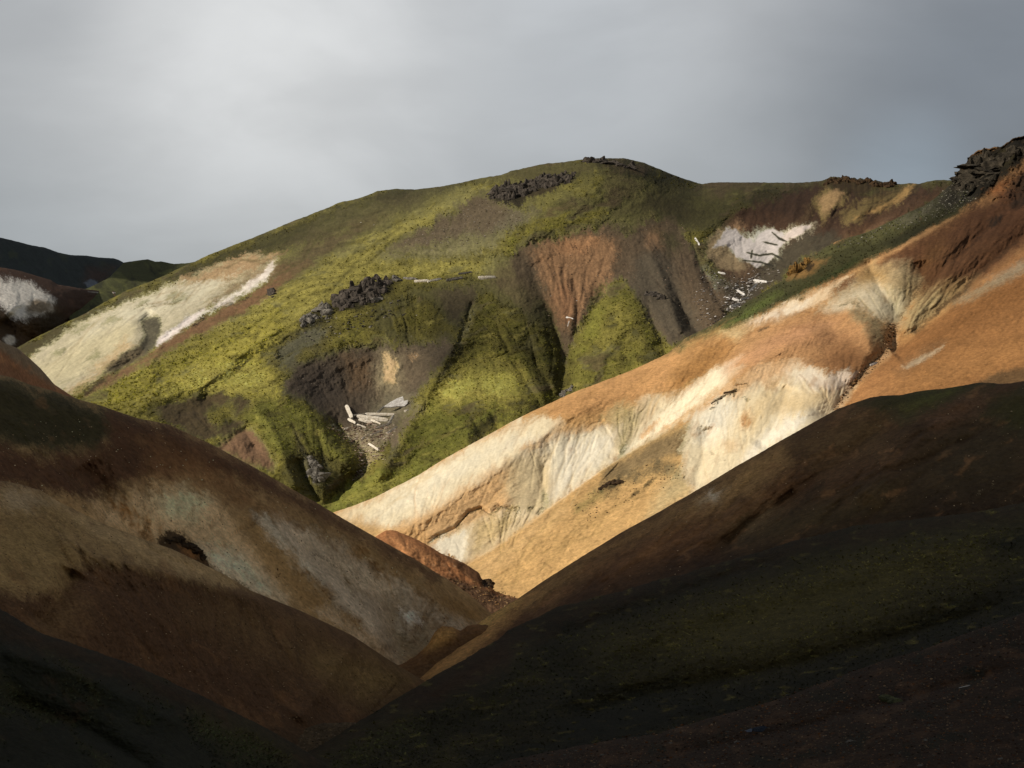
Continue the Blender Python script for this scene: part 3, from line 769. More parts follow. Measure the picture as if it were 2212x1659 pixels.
P_('b0885e', [(1770, 430), (1800, 408), (1826, 416), (1800, 446), (1778, 470)], 4, 6, 0.5, -60, 6, 10); P_('a8803e', [(1930, 432), (1955, 408), (1974, 399), (1958, 424), (1900, 455), (1850, 470)], 4, 6, 0.6, -40, 6, 12)
P_('b9b4ae', [(1540, 535), (1568, 492), (1590, 496), (1606, 510), (1628, 520), (1650, 498), (1672, 494), (1700, 512), (1690, 528), (1664, 562), (1634, 580), (1616, 566), (1590, 552), (1575, 532)], 2, 5, 0.95, 70, 3, 5)
P_('cbbfb2', [(1690, 512), (1716, 492), (1764, 481), (1748, 494), (1712, 514), (1694, 524)], 2, 4, 0.9, -35, 4, 5)
for q in ([(1612, 545), (1640, 552), (1668, 548), (1690, 560)], [(1668, 502), (1684, 516), (1700, 522)], [(1648, 522), (1680, 530)], [(1606, 562), (1640, 566), (1670, 574)], [(1625, 540), (1622, 560)]):
    a.line('2a2722', q, 4, 1.2, 2.0, 0.95)
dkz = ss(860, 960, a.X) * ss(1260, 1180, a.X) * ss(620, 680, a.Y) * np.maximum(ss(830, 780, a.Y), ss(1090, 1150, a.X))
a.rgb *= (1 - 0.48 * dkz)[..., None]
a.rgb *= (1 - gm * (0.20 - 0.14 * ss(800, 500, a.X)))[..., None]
a.vary(0.45, 6, -14, 2.0, 55, gm, 4, 0.85); a.vary(0.38, 6, 10, 1.3, 56, (1 - gm) * (1 - 0.75 * ss(0.22, 0.42, a.rgb.mean(-1))), 4, 0.85); a.vary(0.22, 8, -30, 6, 57, ss(0.22, 0.42, a.rgb.mean(-1)), 4, 0.7)
a.mottle('3a3818', 26, 0.15, 0.45, 0.6, -22, 2.0, seed=31, mask=gm); a.mottle('b0ac5c', 18, 0.2, 0.5, 0.22, -24, 3.0, seed=37, mask=gm)
a.mottle('5a4730', 40, 0.12, 0.5, 0.75, -26, 2.4, seed=41, mask=gm); a.mottle('504030', 55, -0.2, 0.25, 0.85, -20, 1.8, seed=44, mask=gm * ss(1000, 1200, a.X) * ss(620, 560, a.Y)); a.mottle('56452f', 50, 0.0, 0.4, 0.7, -25, 2.2, seed=45, mask=gm * ss(520, 470, a.Y + 0.15 * a.X - 60)); a.mottle('2e2c14', 14, 0.2, 0.55, 0.6, -20, 2.2, seed=43, mask=gm); a.mottle('4a4222', 34, 0.0, 0.5, 0.6, -10, 1.6, seed=47, mask=gm * ss(900, 1100, a.X))
a.vary(0.30, 9, -22, 2.6, 51, gm); a.vary(0.22, 7, -35, 3.0, 52, 1 - gm); a.vary(0.12, 3, 0, 1, 53)
a.bw = (0.55 + 0.75 * gm) * (1 - 0.75 * ss(0.22, 0.42, a.rgb.mean(-1)))
a.noise_relief(4.5, 34, octv=4, ang=-28, an=2.0, seed=61)
a.noise_relief(3.0, 9, gm, 6, -16, 1.8, False, 62, 0.78)
cl = ss(0.22, 0.42, a.rgb.mean(-1))
a.noise_relief(1.4, 6, (1 - gm) * (1 - 0.7 * cl), 6, -55, 1.5, True, 63, 0.78); a.noise_relief(0.9, 7, cl, 4, -30, 6, True, 68, 0.55)
lf = ss(1000, 700, a.X + 0.6 * (a.Y - 500))
a.noise_relief(1.9, 7, lf, 4, -27, 6, True, 65, 0.65); a.noise_relief(0.6, 5, (1 - lf) * (1 - 0.5 * gm), 4, 78, 4, True, 66, 0.6)
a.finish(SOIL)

# ================================================================ bright clay ridge
D_CREST = [(620, 1150), (720, 1107), (765, 1092), (803, 1077), (878, 1040), (903, 1027), (953, 995), (1053, 940), (1106, 911), (1156, 885), (1201, 865), (1246, 845), (1318, 818), (1371, 797), (1443, 763), (1481, 730), (1543, 700), (1581, 673), (1618, 650), (1659, 625), (1701, 600), (1712, 578), (1754, 553), (1784, 533), (1809, 520), (1871, 503), (1909, 485), (1934, 473), (1959, 460), (1996, 445), (2021, 428), (2046, 405), (2064, 391), (2079, 368), (2084, 358), (2094, 338), (2114, 324), (2131, 320), (2149, 319), (2171, 312), (2189, 299), (2212, 293), (2270, 270)]
D_BOT = [(620, 1260), (720, 1250), (900, 1290), (1015, 1340), (1118, 1370), (1270, 1280), (1401, 1200), (1586, 1090), (1734, 1010), (1846, 960), (1984, 930), (2270, 920)]
a = Hill('clay_ridge', D_CREST, D_BOT,
         [(2212, 293, 740), (2064, 391, 740), (1784, 533, 700), (1581, 673, 672), (1443, 763, 650), (1201, 865, 620), (953, 995, 592), (720, 1107, 575), (620, 1200, 560),
          (2212, 560, 640), (2212, 760, 570), (1984, 860, 555), (1809, 883, 560), (1900, 650, 640), (1700, 760, 615), (1600, 850, 590), (1400, 900, 605), (1250, 1000, 580), (1050, 1100, 560), (900, 1180, 550),
          (1586, 1010, 545), (1401, 1118, 530), (1270, 1194, 520), (1118, 1293, 508), (1000, 1330, 500), (2000, 500, 690), (2212, 900, 530)],
         620, 2260, 1.2, rnd=(16, 45), rough=0.6, fem=1.9, fall=112, tint=(1.0, 1.01, 0.84), seed=43,
         jag=lambda x: 5 * ss(2060, 2080, x) * fbm(x / 14, x * 0, 4, 17))
a.gs = 0.6
a.fk = 0.3
a.gtint = (1.0, 0.95, 0.8)
a.ptint = (1.03, 0.99, 0.90)
G = a.gully; P_ = a.poly
G([(1600, 725), (1560, 770), (1500, 840), (1420, 910), (1345, 990)], 12, 70, 60, 1.2, 0.4, 0, warp=4)
G([(1800, 705), (1700, 745), (1600, 810), (1516, 890), (1440, 935), (1300, 1015)], -12, 60, 70, 1.3)
G([(1990, 560), (1990, 600), (1979, 635), (1955, 670), (1937, 705), (1925, 745), (1865, 808), (1810, 880), (1790, 900)], 18, 75, 60, 1.15, 0.1, 0, 3)
G([(2260, 470), (2150, 560), (2090, 610), (2030, 670), (1960, 730), (1925, 760)], 14, 46, 40, 1.1, 0, 0.05, 4)
G([(2150, 480), (2080, 540), (2030, 590), (1990, 640)], 7, 26, 22, 1.1)
G([(1870, 560), (1900, 620), (1940, 680)], 6, 26, 26)
G([(2060, 560), (2010, 640), (1950, 720)], -6, 24, 24)
G([(1830, 660), (1870, 700), (1880, 760), (1830, 830)], -9, 60, 60, 1.4)
G([(1300, 860), (1200, 920), (1110, 985), (1020, 1050), (900, 1130), (820, 1170)], -6, 60, 60, 1.6)
G([(1180, 990), (1170, 1050), (1150, 1110)], 2, 22, 22)
G([(1110, 1040), (1090, 1090), (1060, 1160)], -2, 30, 30)
G([(1530, 920), (1520, 980), (1500, 1050)], 6, 40, 40); G([(1700, 830), (1680, 900), (1640, 970)], 6, 50, 50)
G([(1680, 620), (1720, 600), (1745, 570)], 5, 14, 14)
a.stepf([(985, 1235), (1013, 1219), (1053, 1192), (1106, 1160), (1163, 1118), (1193, 1093), (1256, 1048), (1306, 1012), (1343, 990), (1381, 968), (1418, 947), (1456, 928), (1516, 899), (1590, 860)],
        [5, 6, 6, 6, 5, 5, 5, 5, 4, 3, 2, 1.5, 1, 0], 130, 1.6, sgn=-1)
a.stepf([(925, 1176), (945, 1160), (968, 1150), (985, 1142), (1015, 1108), (1040, 1100), (1060, 1112), (1080, 1094), (1100, 1100), (1122, 1096)], [0, 1.6, 1.6, 2, 2.5, 2.5, 1.5, 2.5, 2.5, 0], 10, 1.2, sgn=-1)

a.fill('be8850')
P_('cf9c60', [(620, 1150), (760, 1085), (900, 1120), (840, 1180), (700, 1240), (620, 1240)], 20, 14, 0.8)
P_('6f462a', [(2260, 300), (2150, 420), (2071, 463), (1959, 523), (1834, 583), (1770, 625), (1830, 640), (1900, 605), (1960, 590), (1990, 640), (2060, 660), (2150, 590), (2260, 500)], 14, 14)
P_('7d5230', [(1990, 560), (2080, 500), (2150, 520), (2100, 580), (2040, 620), (1990, 640)], 20, 14, 0.7, -55, 5, 14)
P_('5c3a24', [(2080, 470), (2212, 380), (2260, 440), (2180, 500), (2120, 520)], 20, 14, 0.7)
P_('84592f', [(1990, 560), (2010, 530), (2040, 520), (2050, 545), (2020, 570), (2000, 590)], 12, 8, 0.8)
P_('6a4528', [(1990, 600), (2060, 560), (2120, 540), (2200, 520), (2100, 600), (2040, 640), (1990, 650)], 14, 10, 0.6)
# moss and scree along the far shoulder
P_('434226', [(2064, 391), (2079, 368), (2120, 420), (2071, 463), (2009, 497), (1959, 524), (1884, 560), (1834, 585), (1759, 622), (1709, 647), (1659, 672), (1606, 703), (1540, 735), (1480, 760), (1435, 775), (1400, 780), (1440, 740), (1543, 690), (1659, 610), (1700, 590), (1712, 570), (1784, 525), (1871, 495), (1959, 450), (2040, 400)], 4, 5)
P_('5d5b33', [(1784, 535), (1871, 505), (1934, 477), (1990, 460), (1960, 490), (1880, 520), (1800, 545), (1740, 570)], 6, 6, 0.85, -25, 5, 8, tex=0.3)
P_('68614f', [(1940, 475), (1996, 447), (2046, 408), (2075, 395), (2060, 425), (2010, 460), (1960, 480)], 5, 7, 0.85, tex=0.5)
P_('2c3a18', [(1700, 640), (1760, 612), (1834, 570), (1860, 560), (1800, 600), (1720, 645), (1660, 668)], 6, 5, 0.9)
P_('5f6a2c', [(1600, 680), (1660, 640), (1690, 632), (1640, 672), (1560, 715), (1480, 755), (1460, 760), (1520, 725)], 5, 4, 0.8)
P_('2f2c1c', [(1900, 530), (1960, 500), (2020, 480), (2060, 450), (2000, 497), (1930, 532)], 5, 4, 0.7)
P_('8a6430', [(1702, 604), (1706, 580), (1735, 560), (1760, 558), (1785, 560), (1760, 585), (1730, 600)], 4, 5, 0.85); a.spot('1f1a12', 1742, 572, 11, 15, 0.3, 0.4, 0.9, -50)
# crag
P_('272118', [(2050, 405), (2066, 385), (2080, 350), (2094, 335), (2149, 315), (2260, 260), (2260, 320), (2200, 360), (2165, 390), (2140, 420), (2100, 445), (2050, 450), (2020, 445)], 6, 8)
P_('4a4438', [(2040, 410), (2070, 395), (2100, 400), (2110, 430), (2060, 445), (2020, 445)], 8, 8, 0.7, tex=0.5)
P_('4a4020', [(2150, 350), (2170, 325), (2190, 330), (2170, 360)], 8, 8, 0.7); a.spot('8a8078', 2089, 375, 5, 12, 0.4, 0.4, 0.8)
P_('a0602c', [(2130, 420), (2160, 395), (2190, 388), (2170, 410), (2145, 425)], 5, 6, 0.8); P_('2b231a', [(2180, 400), (2212, 370), (2260, 360), (2260, 400), (2200, 430)], 8, 8, 0.8)
a.spot('251d17', 2150, 477, 18, 9, 0.4, 0.5, 0.9, -25); a.spot('2a2018', 2200, 440, 22, 10, 0.4, 0.5, 0.7, -25)
a.line('2e1e12', [(2140, 490), (2110, 520), (2080, 545), (2060, 560)], 4, 2, 2, 0.7)
# crest tints; the tan line is a painted highlight
a.line('c8925c', [(2060, 470), (1960, 526), (1900, 560), (1840, 590), (1780, 622)], 8, 4, 3, 0.85)
P_('e9cda4', [(1800, 625), (1830, 600), (1760, 630), (1700, 652), (1640, 685), (1600, 706), (1610, 715), (1680, 695), (1740, 665), (1790, 645)], 5, 5, 0.95, -25, 7, 8)
P_('f3e6d0', [(1760, 640), (1700, 660), (1640, 688), (1620, 702), (1680, 690), (1740, 660)], 5, 4, 0.8)
# cream basin, upper right
P_('bfa37b', [(1771, 670), (1809, 640), (1840, 615), (1871, 583), (1884, 568), (1959, 570), (1992, 600), (1979, 635), (1959, 665), (1936, 703), (1905, 700), (1860, 660), (1820, 655)], 9, 10, 0.95)
P_('b78a4a', [(1850, 590), (1880, 572), (1920, 580), (1910, 610), (1870, 615)], 12, 8, 0.8)
P_('d3c7aa', [(1800, 650), (1840, 625), (1900, 615), (1950, 640), (1965, 655), (1936, 700), (1900, 690), (1860, 655), (1815, 655)], 12, 10, 0.85, 40, 5, 12)
P_('dccdae', [(1771, 672), (1800, 655), (1830, 655), (1850, 665), (1800, 680)], 6, 5, 0.8)
P_('b38f62', [(1945, 712), (1985, 642), (2030, 612), (2090, 600), (2110, 595), (2080, 635), (2020, 685), (1975, 722)], 9, 8, 0.95)
P_('ceb68e', [(1955, 700), (1985, 652), (2020, 630), (2040, 640), (2000, 680), (1970, 712)], 9, 6, 0.75)
P_('94805f', [(1830, 672), (1859, 667), (1905, 700), (1918, 730), (1905, 757), (1870, 732), (1840, 705)], 6, 6, 0.9, 40, 5, 8)
a.line('6a553a', [(1810, 662), (1835, 656), (1865, 660)], 3, 2, 2, 0.8)
# orange mass
P_('c08a58', [(1540, 735), (1600, 712), (1700, 690), (1770, 675), (1830, 680), (1880, 720), (1905, 755), (1880, 790), (1840, 825), (1790, 820), (1700, 790), (1620, 810), (1560, 830), (1520, 840), (1560, 780), (1590, 740)], 9, 10)
P_('b47e52', [(1620, 760), (1700, 715), (1780, 705), (1830, 725), (1800, 745), (1700, 745), (1620, 790), (1540, 830), (1560, 800)], 12, 8, 0.8, -25, 6, 10)
P_('764a24', [(1830, 735), (1890, 760), (1870, 795), (1835, 825), (1790, 815), (1760, 780), (1790, 750)], 18, 10, 0.8)  # brown soil, deepened as painted shading on the bulge's right side
P_('c08c56', [(1480, 745), (1543, 712), (1600, 705), (1590, 730), (1540, 740), (1500, 770)], 8, 8, 0.7); P_('cdb080', [(1560, 716), (1600, 706), (1620, 712), (1590, 735), (1565, 735)], 6, 6, 0.8)
P_('c58a52', [(1180, 880), (1280, 830), (1371, 790), (1443, 765), (1540, 730), (1590, 745), (1560, 790), (1500, 845), (1430, 850), (1380, 865), (1300, 890), (1240, 905), (1190, 900)], 8, 10)
P_('a36c32', [(1470, 790), (1520, 745), (1570, 740), (1585, 765), (1540, 810), (1490, 840), (1450, 830)], 14, 10, 0.85, -55, 6, 14)
a.line('5d4020', [(1600, 737), (1580, 752), (1572, 770), (1555, 785)], 3, 2, 2, 0.6); a.line('5a4630', [(1632, 716), (1655, 710)], 6, 2, 2, 0.8)
# pale fluted flank
P_('efddb6', [(700, 1125), (760, 1095), (878, 1040), (1000, 970), (1106, 915), (1180, 900), (1230, 925), (1330, 915), (1400, 862), (1440, 855), (1500, 850), (1560, 800), (1600, 790), (1540, 850), (1490, 890), (1420, 940), (1345, 988), (1256, 1048), (1163, 1118), (1060, 1190), (1010, 1215), (960, 1190), (900, 1130), (800, 1140)], 8, 12)
P_('f6ecd2', [(850, 1070), (1000, 985), (1120, 935), (1230, 940), (1300, 930), (1280, 990), (1200, 1030), (1120, 960), (1000, 1030), (900, 1100), (800, 1120)], 16, 12, 0.8)
P_('f8efdb', [(1230, 960), (1300, 940), (1340, 940), (1300, 1000), (1220, 1060), (1180, 1080), (1210, 1010)], 12, 10, 0.8, 105, 6, 18)
P_('cf9a60', [(840, 1155), (950, 1090), (1030, 1040), (1100, 1000), (1130, 1010), (1130, 1060), (1090, 1105), (1030, 1125), (980, 1150), (925, 1185), (870, 1175)], 10, 10, 0.9)
P_('d2a468', [(720, 1115), (780, 1120), (840, 1150), (900, 1180), (840, 1200), (760, 1150)], 10, 8, 0.8)
P_('cdb48a', [(1100, 1000), (1150, 965), (1185, 985), (1195, 1050), (1180, 1095), (1150, 1115), (1110, 1095), (1090, 1060)], 10, 10, 0.85, 100, 5, 10)
P_('d29a5a', [(1200, 925), (1240, 905), (1330, 890), (1390, 872), (1340, 905), (1280, 925), (1210, 940), (1120, 975)], 7, 8, 0.85)
P_('b59a6e', [(1300, 900), (1345, 868), (1385, 885), (1378, 935), (1345, 982), (1330, 965), (1330, 920)], 9, 9, 0.85, 110, 5, 14)
P_('e4caa0', [(1380, 870), (1420, 855), (1430, 900), (1400, 920), (1370, 940)], 9, 6, 0.7, 110)
P_('4d3a1c', [(1340, 970), (1352, 955), (1362, 965), (1350, 985), (1338, 990)], 3, 3, 0.85)
P_('ffefcf', [(1600, 770), (1560, 820), (1500, 870), (1430, 925), (1370, 965), (1345, 988), (1360, 960), (1400, 915), (1470, 850), (1540, 800)], 5, 4, 0.85)
P_('d99a50', [(1380, 945), (1400, 920), (1425, 905), (1420, 918), (1395, 940)], 3, 3, 0.8); a.line('d09048', [(1500, 880), (1450, 915), (1420, 935)], 4, 2, 2, 0.6)
for q in ([(1100, 1100), (1122, 1094)], [(985, 1142), (1000, 1122), (1015, 1109), (1040, 1101)], [(1057, 1113), (1072, 1104), (1080, 1095), (1102, 1101)], [(923, 1176), (943, 1161), (968, 1151)], [(1112, 1116), (1121, 1096), (1124, 1112)], [(1141, 1098), (1150, 1092)], [(1160, 1110), (1172, 1096), (1176, 1104)], [(980, 1180), (1005, 1176)]):
    a.line('3d2a14', q, 3.5, 1.3, 1.6, 0.95)
P_('8f7c5c', [(1172, 1060), (1184, 1058), (1190, 1085), (1180, 1095), (1172, 1080)], 4, 4, 0.8)
P_('b8925c', [(1030, 1125), (1060, 1115), (1100, 1105), (1130, 1120), (1100, 1150), (1060, 1180), (1020, 1205), (1010, 1170)], 9, 8, 0.8)
P_('f5ebd4', [(930, 1180), (960, 1158), (1005, 1150), (1012, 1175), (1000, 1212), (975, 1205), (950, 1192)], 4, 6, 0.95, 110, 4, 10)
P_('8a6a40', [(1085, 1110), (1090, 1105), (1095, 1125), (1085, 1130)], 6, 5, 0.5)
# nearer tan spur
SP = [(1000, 1232), (1013, 1220), (1106, 1160), (1193, 1093), (1306, 1012), (1381, 968), (1456, 928), (1500, 905), (1500, 940), (1480, 1000), (1490, 1060), (1401, 1130), (1270, 1210), (1118, 1310), (1020, 1310)]
P_('c9985c', SP, 2, 2)
P_('d3a66c', [(1010, 1225), (1106, 1165), (1200, 1095), (1230, 1100), (1140, 1180), (1060, 1250), (1080, 1290), (1030, 1290)], 12, 8, 0.7, -38, 7, 14)
P_('85694a', [(1300, 1020), (1343, 993), (1381, 970), (1456, 930), (1503, 903), (1495, 955), (1475, 985), (1440, 990), (1400, 1010), (1350, 1030), (1310, 1045)], 7, 8, 0.95)
P_('6b5840', [(1290, 1060), (1340, 1025), (1400, 1005), (1450, 1000), (1480, 1010), (1470, 1030), (1420, 1025), (1360, 1040), (1320, 1068)], 7, 10, 0.9, tex=0.4)
a.spot('3f3424', 1325, 1045, 22, 10, 0.4, 0.5, 0.9, -35); a.spot('4a3c28', 1400, 1045, 12, 5, 0.4, 0.6, 0.8, -40); a.spot('4a3c28', 1370, 1068, 14, 4, 0.4, 0.6, 0.7, -40)
P_('6b6a38', [(1240, 1095), (1280, 1065), (1310, 1060), (1280, 1090), (1250, 1105)], 6, 6, 0.5)
P_('c0a67a', [(1430, 1050), (1480, 1010), (1496, 1040), (1490, 1070), (1450, 1090), (1400, 1120)], 14, 8, 0.8)
# cream face under the ridge
P_('ead9b4', [(1493, 915), (1511, 893), (1556, 860), (1620, 810), (1660, 790), (1720, 785), (1770, 805), (1820, 835), (1850, 830), (1830, 870), (1800, 905), (1734, 945), (1659, 990), (1586, 1030), (1500, 1075), (1480, 1010), (1478, 960)], 7, 12)
P_('d79c5c', [(1560, 850), (1610, 810), (1680, 780), (1720, 790), (1700, 820), (1640, 830), (1590, 860)], 9, 10, 0.7)
P_('d8ba84', [(1620, 870), (1700, 830), (1780, 840), (1800, 870), (1740, 900), (1660, 900), (1600, 940)], 18, 14, 0.7, -60, 4, 20)
P_('f6eedd', [(1600, 1000), (1640, 940), (1700, 900), (1760, 895), (1720, 930), (1659, 968), (1600, 1005)], 9, 9, 0.85)
P_('e8e2d2', [(1500, 910), (1550, 865), (1590, 870), (1570, 930), (1530, 960), (1500, 950)], 14, 8, 0.85)
a.spot('b26f34', 1612, 912, 12, 18, 0.6, 0.5, 0.8, 20); a.spot('c08a50', 1575, 965, 16, 14, 0.6, 0.6, 0.4); a.spot('c08a50', 1670, 830, 16, 12, 0.6, 0.6, 0.5); a.spot('dcc8bc', 1760, 820, 40, 14, 0.6, 0.5, 0.7, 20)
P_('f7e9cf', [(1690, 800), (1740, 790), (1790, 815), (1760, 835), (1710, 825)], 9, 8, 0.6)
P_('d8c8b8', [(1790, 810), (1830, 800), (1845, 812), (1835, 830), (1800, 832)], 5, 6, 0.85, -60)
for q in ([(1535, 872), (1560, 857), (1588, 845)], [(1565, 848), (1580, 846), (1592, 842)], [(1592, 831), (1616, 829)], [(1536, 882), (1545, 878)], [(1580, 836), (1600, 832)], [(1600, 858), (1620, 868)]):
    a.line('2c1a10', q, 4, 1.2, 1.4, 0.95)
a.line('b87a3c', [(1585, 835), (1600, 832), (1620, 835)], 3, 2, 2, 0.7)
# big orange slope on the right
P_('a8713e', [(1795, 905), (1850, 840), (1925, 765), (1975, 725), (2050, 670), (2130, 600), (2260, 510), (2260, 940), (1984, 940), (1846, 970), (1790, 930)], 4, 5)
P_('94602f', [(1930, 765), (2020, 700), (2120, 630), (2260, 540), (2260, 640), (2120, 700), (2030, 745), (1950, 795)], 16, 10, 0.7, -32, 8, 16)
P_('bb8148', [(1830, 870), (1950, 800), (2060, 760), (2200, 730), (2260, 760), (2180, 800), (2050, 835), (1900, 860)], 22, 12, 0.75, -28, 7, 18)
P_('a5907a', [(2060, 655), (2120, 615), (2260, 535), (2260, 560), (2160, 615), (2090, 650)], 6, 5, 0.85, -32, 8, 8)
P_('e2cbb8', [(1945, 795), (1975, 778), (2038, 748), (2000, 775), (1965, 792)], 2.5, 2, 0.95)
P_('8c684a', [(1935, 800), (1990, 755), (2040, 735), (1990, 780), (1950, 810)], 8, 5, 0.5)
P_('74563a', [(2090, 840), (2125, 818), (2160, 803), (2260, 785), (2260, 850)], 4, 3, 0.95)
# gully lines
a.line('5a4328', [(1991, 590), (1990, 612), (1979, 635), (1959, 660), (1941, 698)], 3, 1.5, 1.2, 0.8)
a.line('46301e', [(2200, 520), (2150, 560), (2110, 595), (2080, 630), (2045, 655), (2020, 680)], 9, 4, 4, 0.8, tex=0.3)
a.line('4d3826', [(2030, 665), (2000, 700), (1965, 722)], 7, 3, 4, 0.7, tex=0.5)
P_('caa078', [(1922, 700), (1936, 700), (1940, 735), (1932, 760), (1880, 800), (1852, 826), (1812, 884), (1800, 885), (1845, 815), (1905, 765), (1920, 740)], 4, 5, 0.8, tex=0.3)
a.line('8a6744', [(1925, 745), (1870, 800), (1812, 880)], 4, 3, 3, 0.6, tex=0.6)
lum = a.rgb.mean(-1); pale = ss(0.25, 0.5, lum)
P_('cf9468', [(1560, 790), (1640, 742), (1720, 708), (1800, 698), (1740, 722), (1640, 775), (1570, 815)], 9, 6, 0.7, -28, 6, 10)  # painted highlight along the orange ridge
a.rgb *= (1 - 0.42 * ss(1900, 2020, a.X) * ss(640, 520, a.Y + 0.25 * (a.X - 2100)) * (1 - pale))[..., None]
a.bleed(22, 5, -33, 1 - pale, 1, 1.2); a.bleed(24, 6, 110, pale, 2, 1.2)
fan = a.fan
fan((1140, 930), (1330, 900), (1180, 1160), 30, 0.02, 0.75, 0.9, 5, 1, 'd8c090', 0.5)
fan((1290, 890), (1420, 850), (1345, 1000), 22, 0.05, 0.85, 0.9, 4, 2, '8f7440', 0.5)
fan((1420, 850), (1560, 790), (1370, 975), 16, 0.02, 0.6, 0.7, 4, 3, 'c09050', 0.5)
fan((1480, 790), (1590, 740), (1420, 900), 14, 0.02, 0.6, 0.8, 5, 4, '8a5a2c', 0.5)
fan((1500, 900), (1700, 790), (1560, 1180), 22, 0.05, 0.6, 0.7, 5, 5, 'd2b684', 0.5)
fan((1700, 790), (1860, 830), (1800, 900), 18, 0.1, 0.8, 0.8, 5, 6, '9a6c40', 0.5)
fan((1780, 720), (1900, 760), (1812, 890), 18, 0.1, 0.85, 0.9, 5, 7, '7a4e2c', 0.4)
fan((1820, 620), (1980, 590), (1935, 712), 30, 0.1, 0.85, 0.9, 4, 8, '8a744c', 0.5)
fan((1980, 600), (2120, 590), (1940, 720), 20, 0.1, 0.8, 0.9, 5, 9, '6a4c28', 0.5)
fan((1960, 530), (2240, 360), (1960, 760), 34, 0.02, 0.5, 1.6, 7, 10, '4a2e1a', 0.6)
fan((2080, 480), (2240, 440), (1930, 740), 24, 0.02, 0.8, 1.6, 6, 11, '4a2e1a', 0.6)
fan((2000, 740), (2240, 580), (1500, 1060), 30, 0.0, 0.3, 0.9, 6, 12, '8a5c30', 0.4)
fan((880, 1050), (1130, 1010), (900, 1260), 22, 0.0, 0.6, 0.7, 6, 13, 'c89458', 0.4)
fan((1040, 1100), (1180, 1080), (1080, 1220), 24, 0.0, 0.75, 1.1, 4, 14, '9a7a44', 0.5)
fan((730, 1110), (1100, 920), (500, 1260), 26, 0.0, 0.35, 0.6, 6, 15, 'dcc08c', 0.4)
fan((1060, 1250), (1480, 1000), (700, 1500), 40, 0.0, 0.35, 0.8, 6, 16, '9c7444', 0.45)
fan((1100, 930), (1450, 770), (900, 1080), 26, 0.0, 0.3, 0.7, 6, 17, 'a06c38', 0.4)
fan((1560, 700), (1800, 640), (1300, 960), 26, 0.0, 0.3, 0.8, 6, 18, '9a6438', 0.4)
lum = a.rgb.mean(-1); pale = ss(0.25, 0.5, lum)
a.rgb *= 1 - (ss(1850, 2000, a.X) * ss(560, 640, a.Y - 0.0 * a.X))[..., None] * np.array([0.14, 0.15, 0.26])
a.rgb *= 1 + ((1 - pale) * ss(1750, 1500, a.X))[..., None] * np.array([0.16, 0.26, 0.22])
a.vary(0.13, 9, -38, 4, 51, 1 - pale); a.vary(0.16, 6, 105, 3.5, 52, pale); a.vary(0.15, 6, -35, 2.5, 53, None, 4, 0.7); a.mottle('a87848', 34, 0.2, 0.6, 0.45, 100, 2.0, 57, mask=pale)
a.mottle('6a4424', 13, 0.38, 0.6, 0.35, -30, 1.6, 58)
a.bw = 0.10 + 0.6 * (1 - pale)
a.noise_relief(1.6, 26, octv=4, ang=-35, an=2.0, seed=61)
a.noise_relief(0.6, 9, pale, 4, 108, 4, True, 62, 0.5)
a.noise_relief(0.5, 4, 1 - pale, 4, -35, 1.8, False, 63, 0.6); a.noise_relief(1.0, 6, 1 - pale, 4, -33, 6, True, 66, 0.6); a.noise_relief(0.25, 3.5, pale, 3, 112, 7, True, 67, 0.5)
crag = ss(2040, 2075, a.X) * ss(460, 420, a.Y)
a.noise_relief(12, 22, crag, 5, 80, 1.5, True, 64, 0.6)
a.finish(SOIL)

# ================================================================ small hills beyond the cloud shadow
a = Hill('clay_hill', [(-60, 712), (0, 735), (12, 742), (37, 752), (62, 772), (88, 796), (102, 812), (117, 830), (165, 862), (230, 900)], [(-60, 900), (230, 960)],
         [(0, 735, 470), (100, 812, 500), (200, 900, 520), (0, 880, 440), (150, 930, 490)], -60, 230, 0.75, rnd=(6, 20), rough=0.4, seed=71)
a.fill('7a5434'); a.poly('6f6048', [(-60, 700), (40, 745), (100, 800), (120, 835), (60, 800), (0, 755), (-60, 740)], 8, 6, 0.9)
a.mottle('9a6a3c', 22, 0.1, 0.5, 0.6, 45, 2); a.vary(0.3, 5); a.noise_relief(1.5, 8); a.finish(SOIL)

a = Hill('brown_ridge', [(770, 1190), (800, 1170), (815, 1157), (833, 1146), (853, 1145), (878, 1155), (903, 1167), (928, 1180), (953, 1195), (978, 1207), (990, 1211), (1010, 1221), (1036, 1238), (1040, 1250), (1062, 1264), (1068, 1276), (1090, 1285), (1118, 1293), (1150, 1310)],
         [(770, 1290), (900, 1330), (1000, 1380), (1150, 1400)],
         [(815, 1157, 492), (900, 1165, 492), (1036, 1240, 487), (1118, 1293, 478), (860, 1300, 455), (1000, 1340, 452), (1120, 1380, 450)], 770, 1150, 0.85, rnd=(9, 26), rough=1.0, seed=81)
a.fill('9a6230'); a.poly('5d3c1e', [(960, 1200), (1000, 1212), (1040, 1240), (1070, 1275), (1040, 1270), (1000, 1240)], 5, 6, 0.85)
a.poly('5a4028', [(940, 1240), (1000, 1255), (1060, 1275), (1118, 1295), (1150, 1320), (1080, 1350), (1000, 1310), (950, 1270)], 8, 8, 0.95)
a.poly('b97e44', [(840, 1160), (880, 1170), (960, 1220), (930, 1225), (860, 1190)], 10, 8, 0.6); a.spot('120c08', 1052, 1262, 13, 8, 0.3, 0.3, 0.9, 30)
a.mottle('b58a5c', 9, 0.25, 0.5, 0.5, 40, 2); a.vary(0.45, 5, 40, 1.6); a.noise_relief(2.6, 9, None, 5, 50, 1.5, True); a.finish(SOIL)

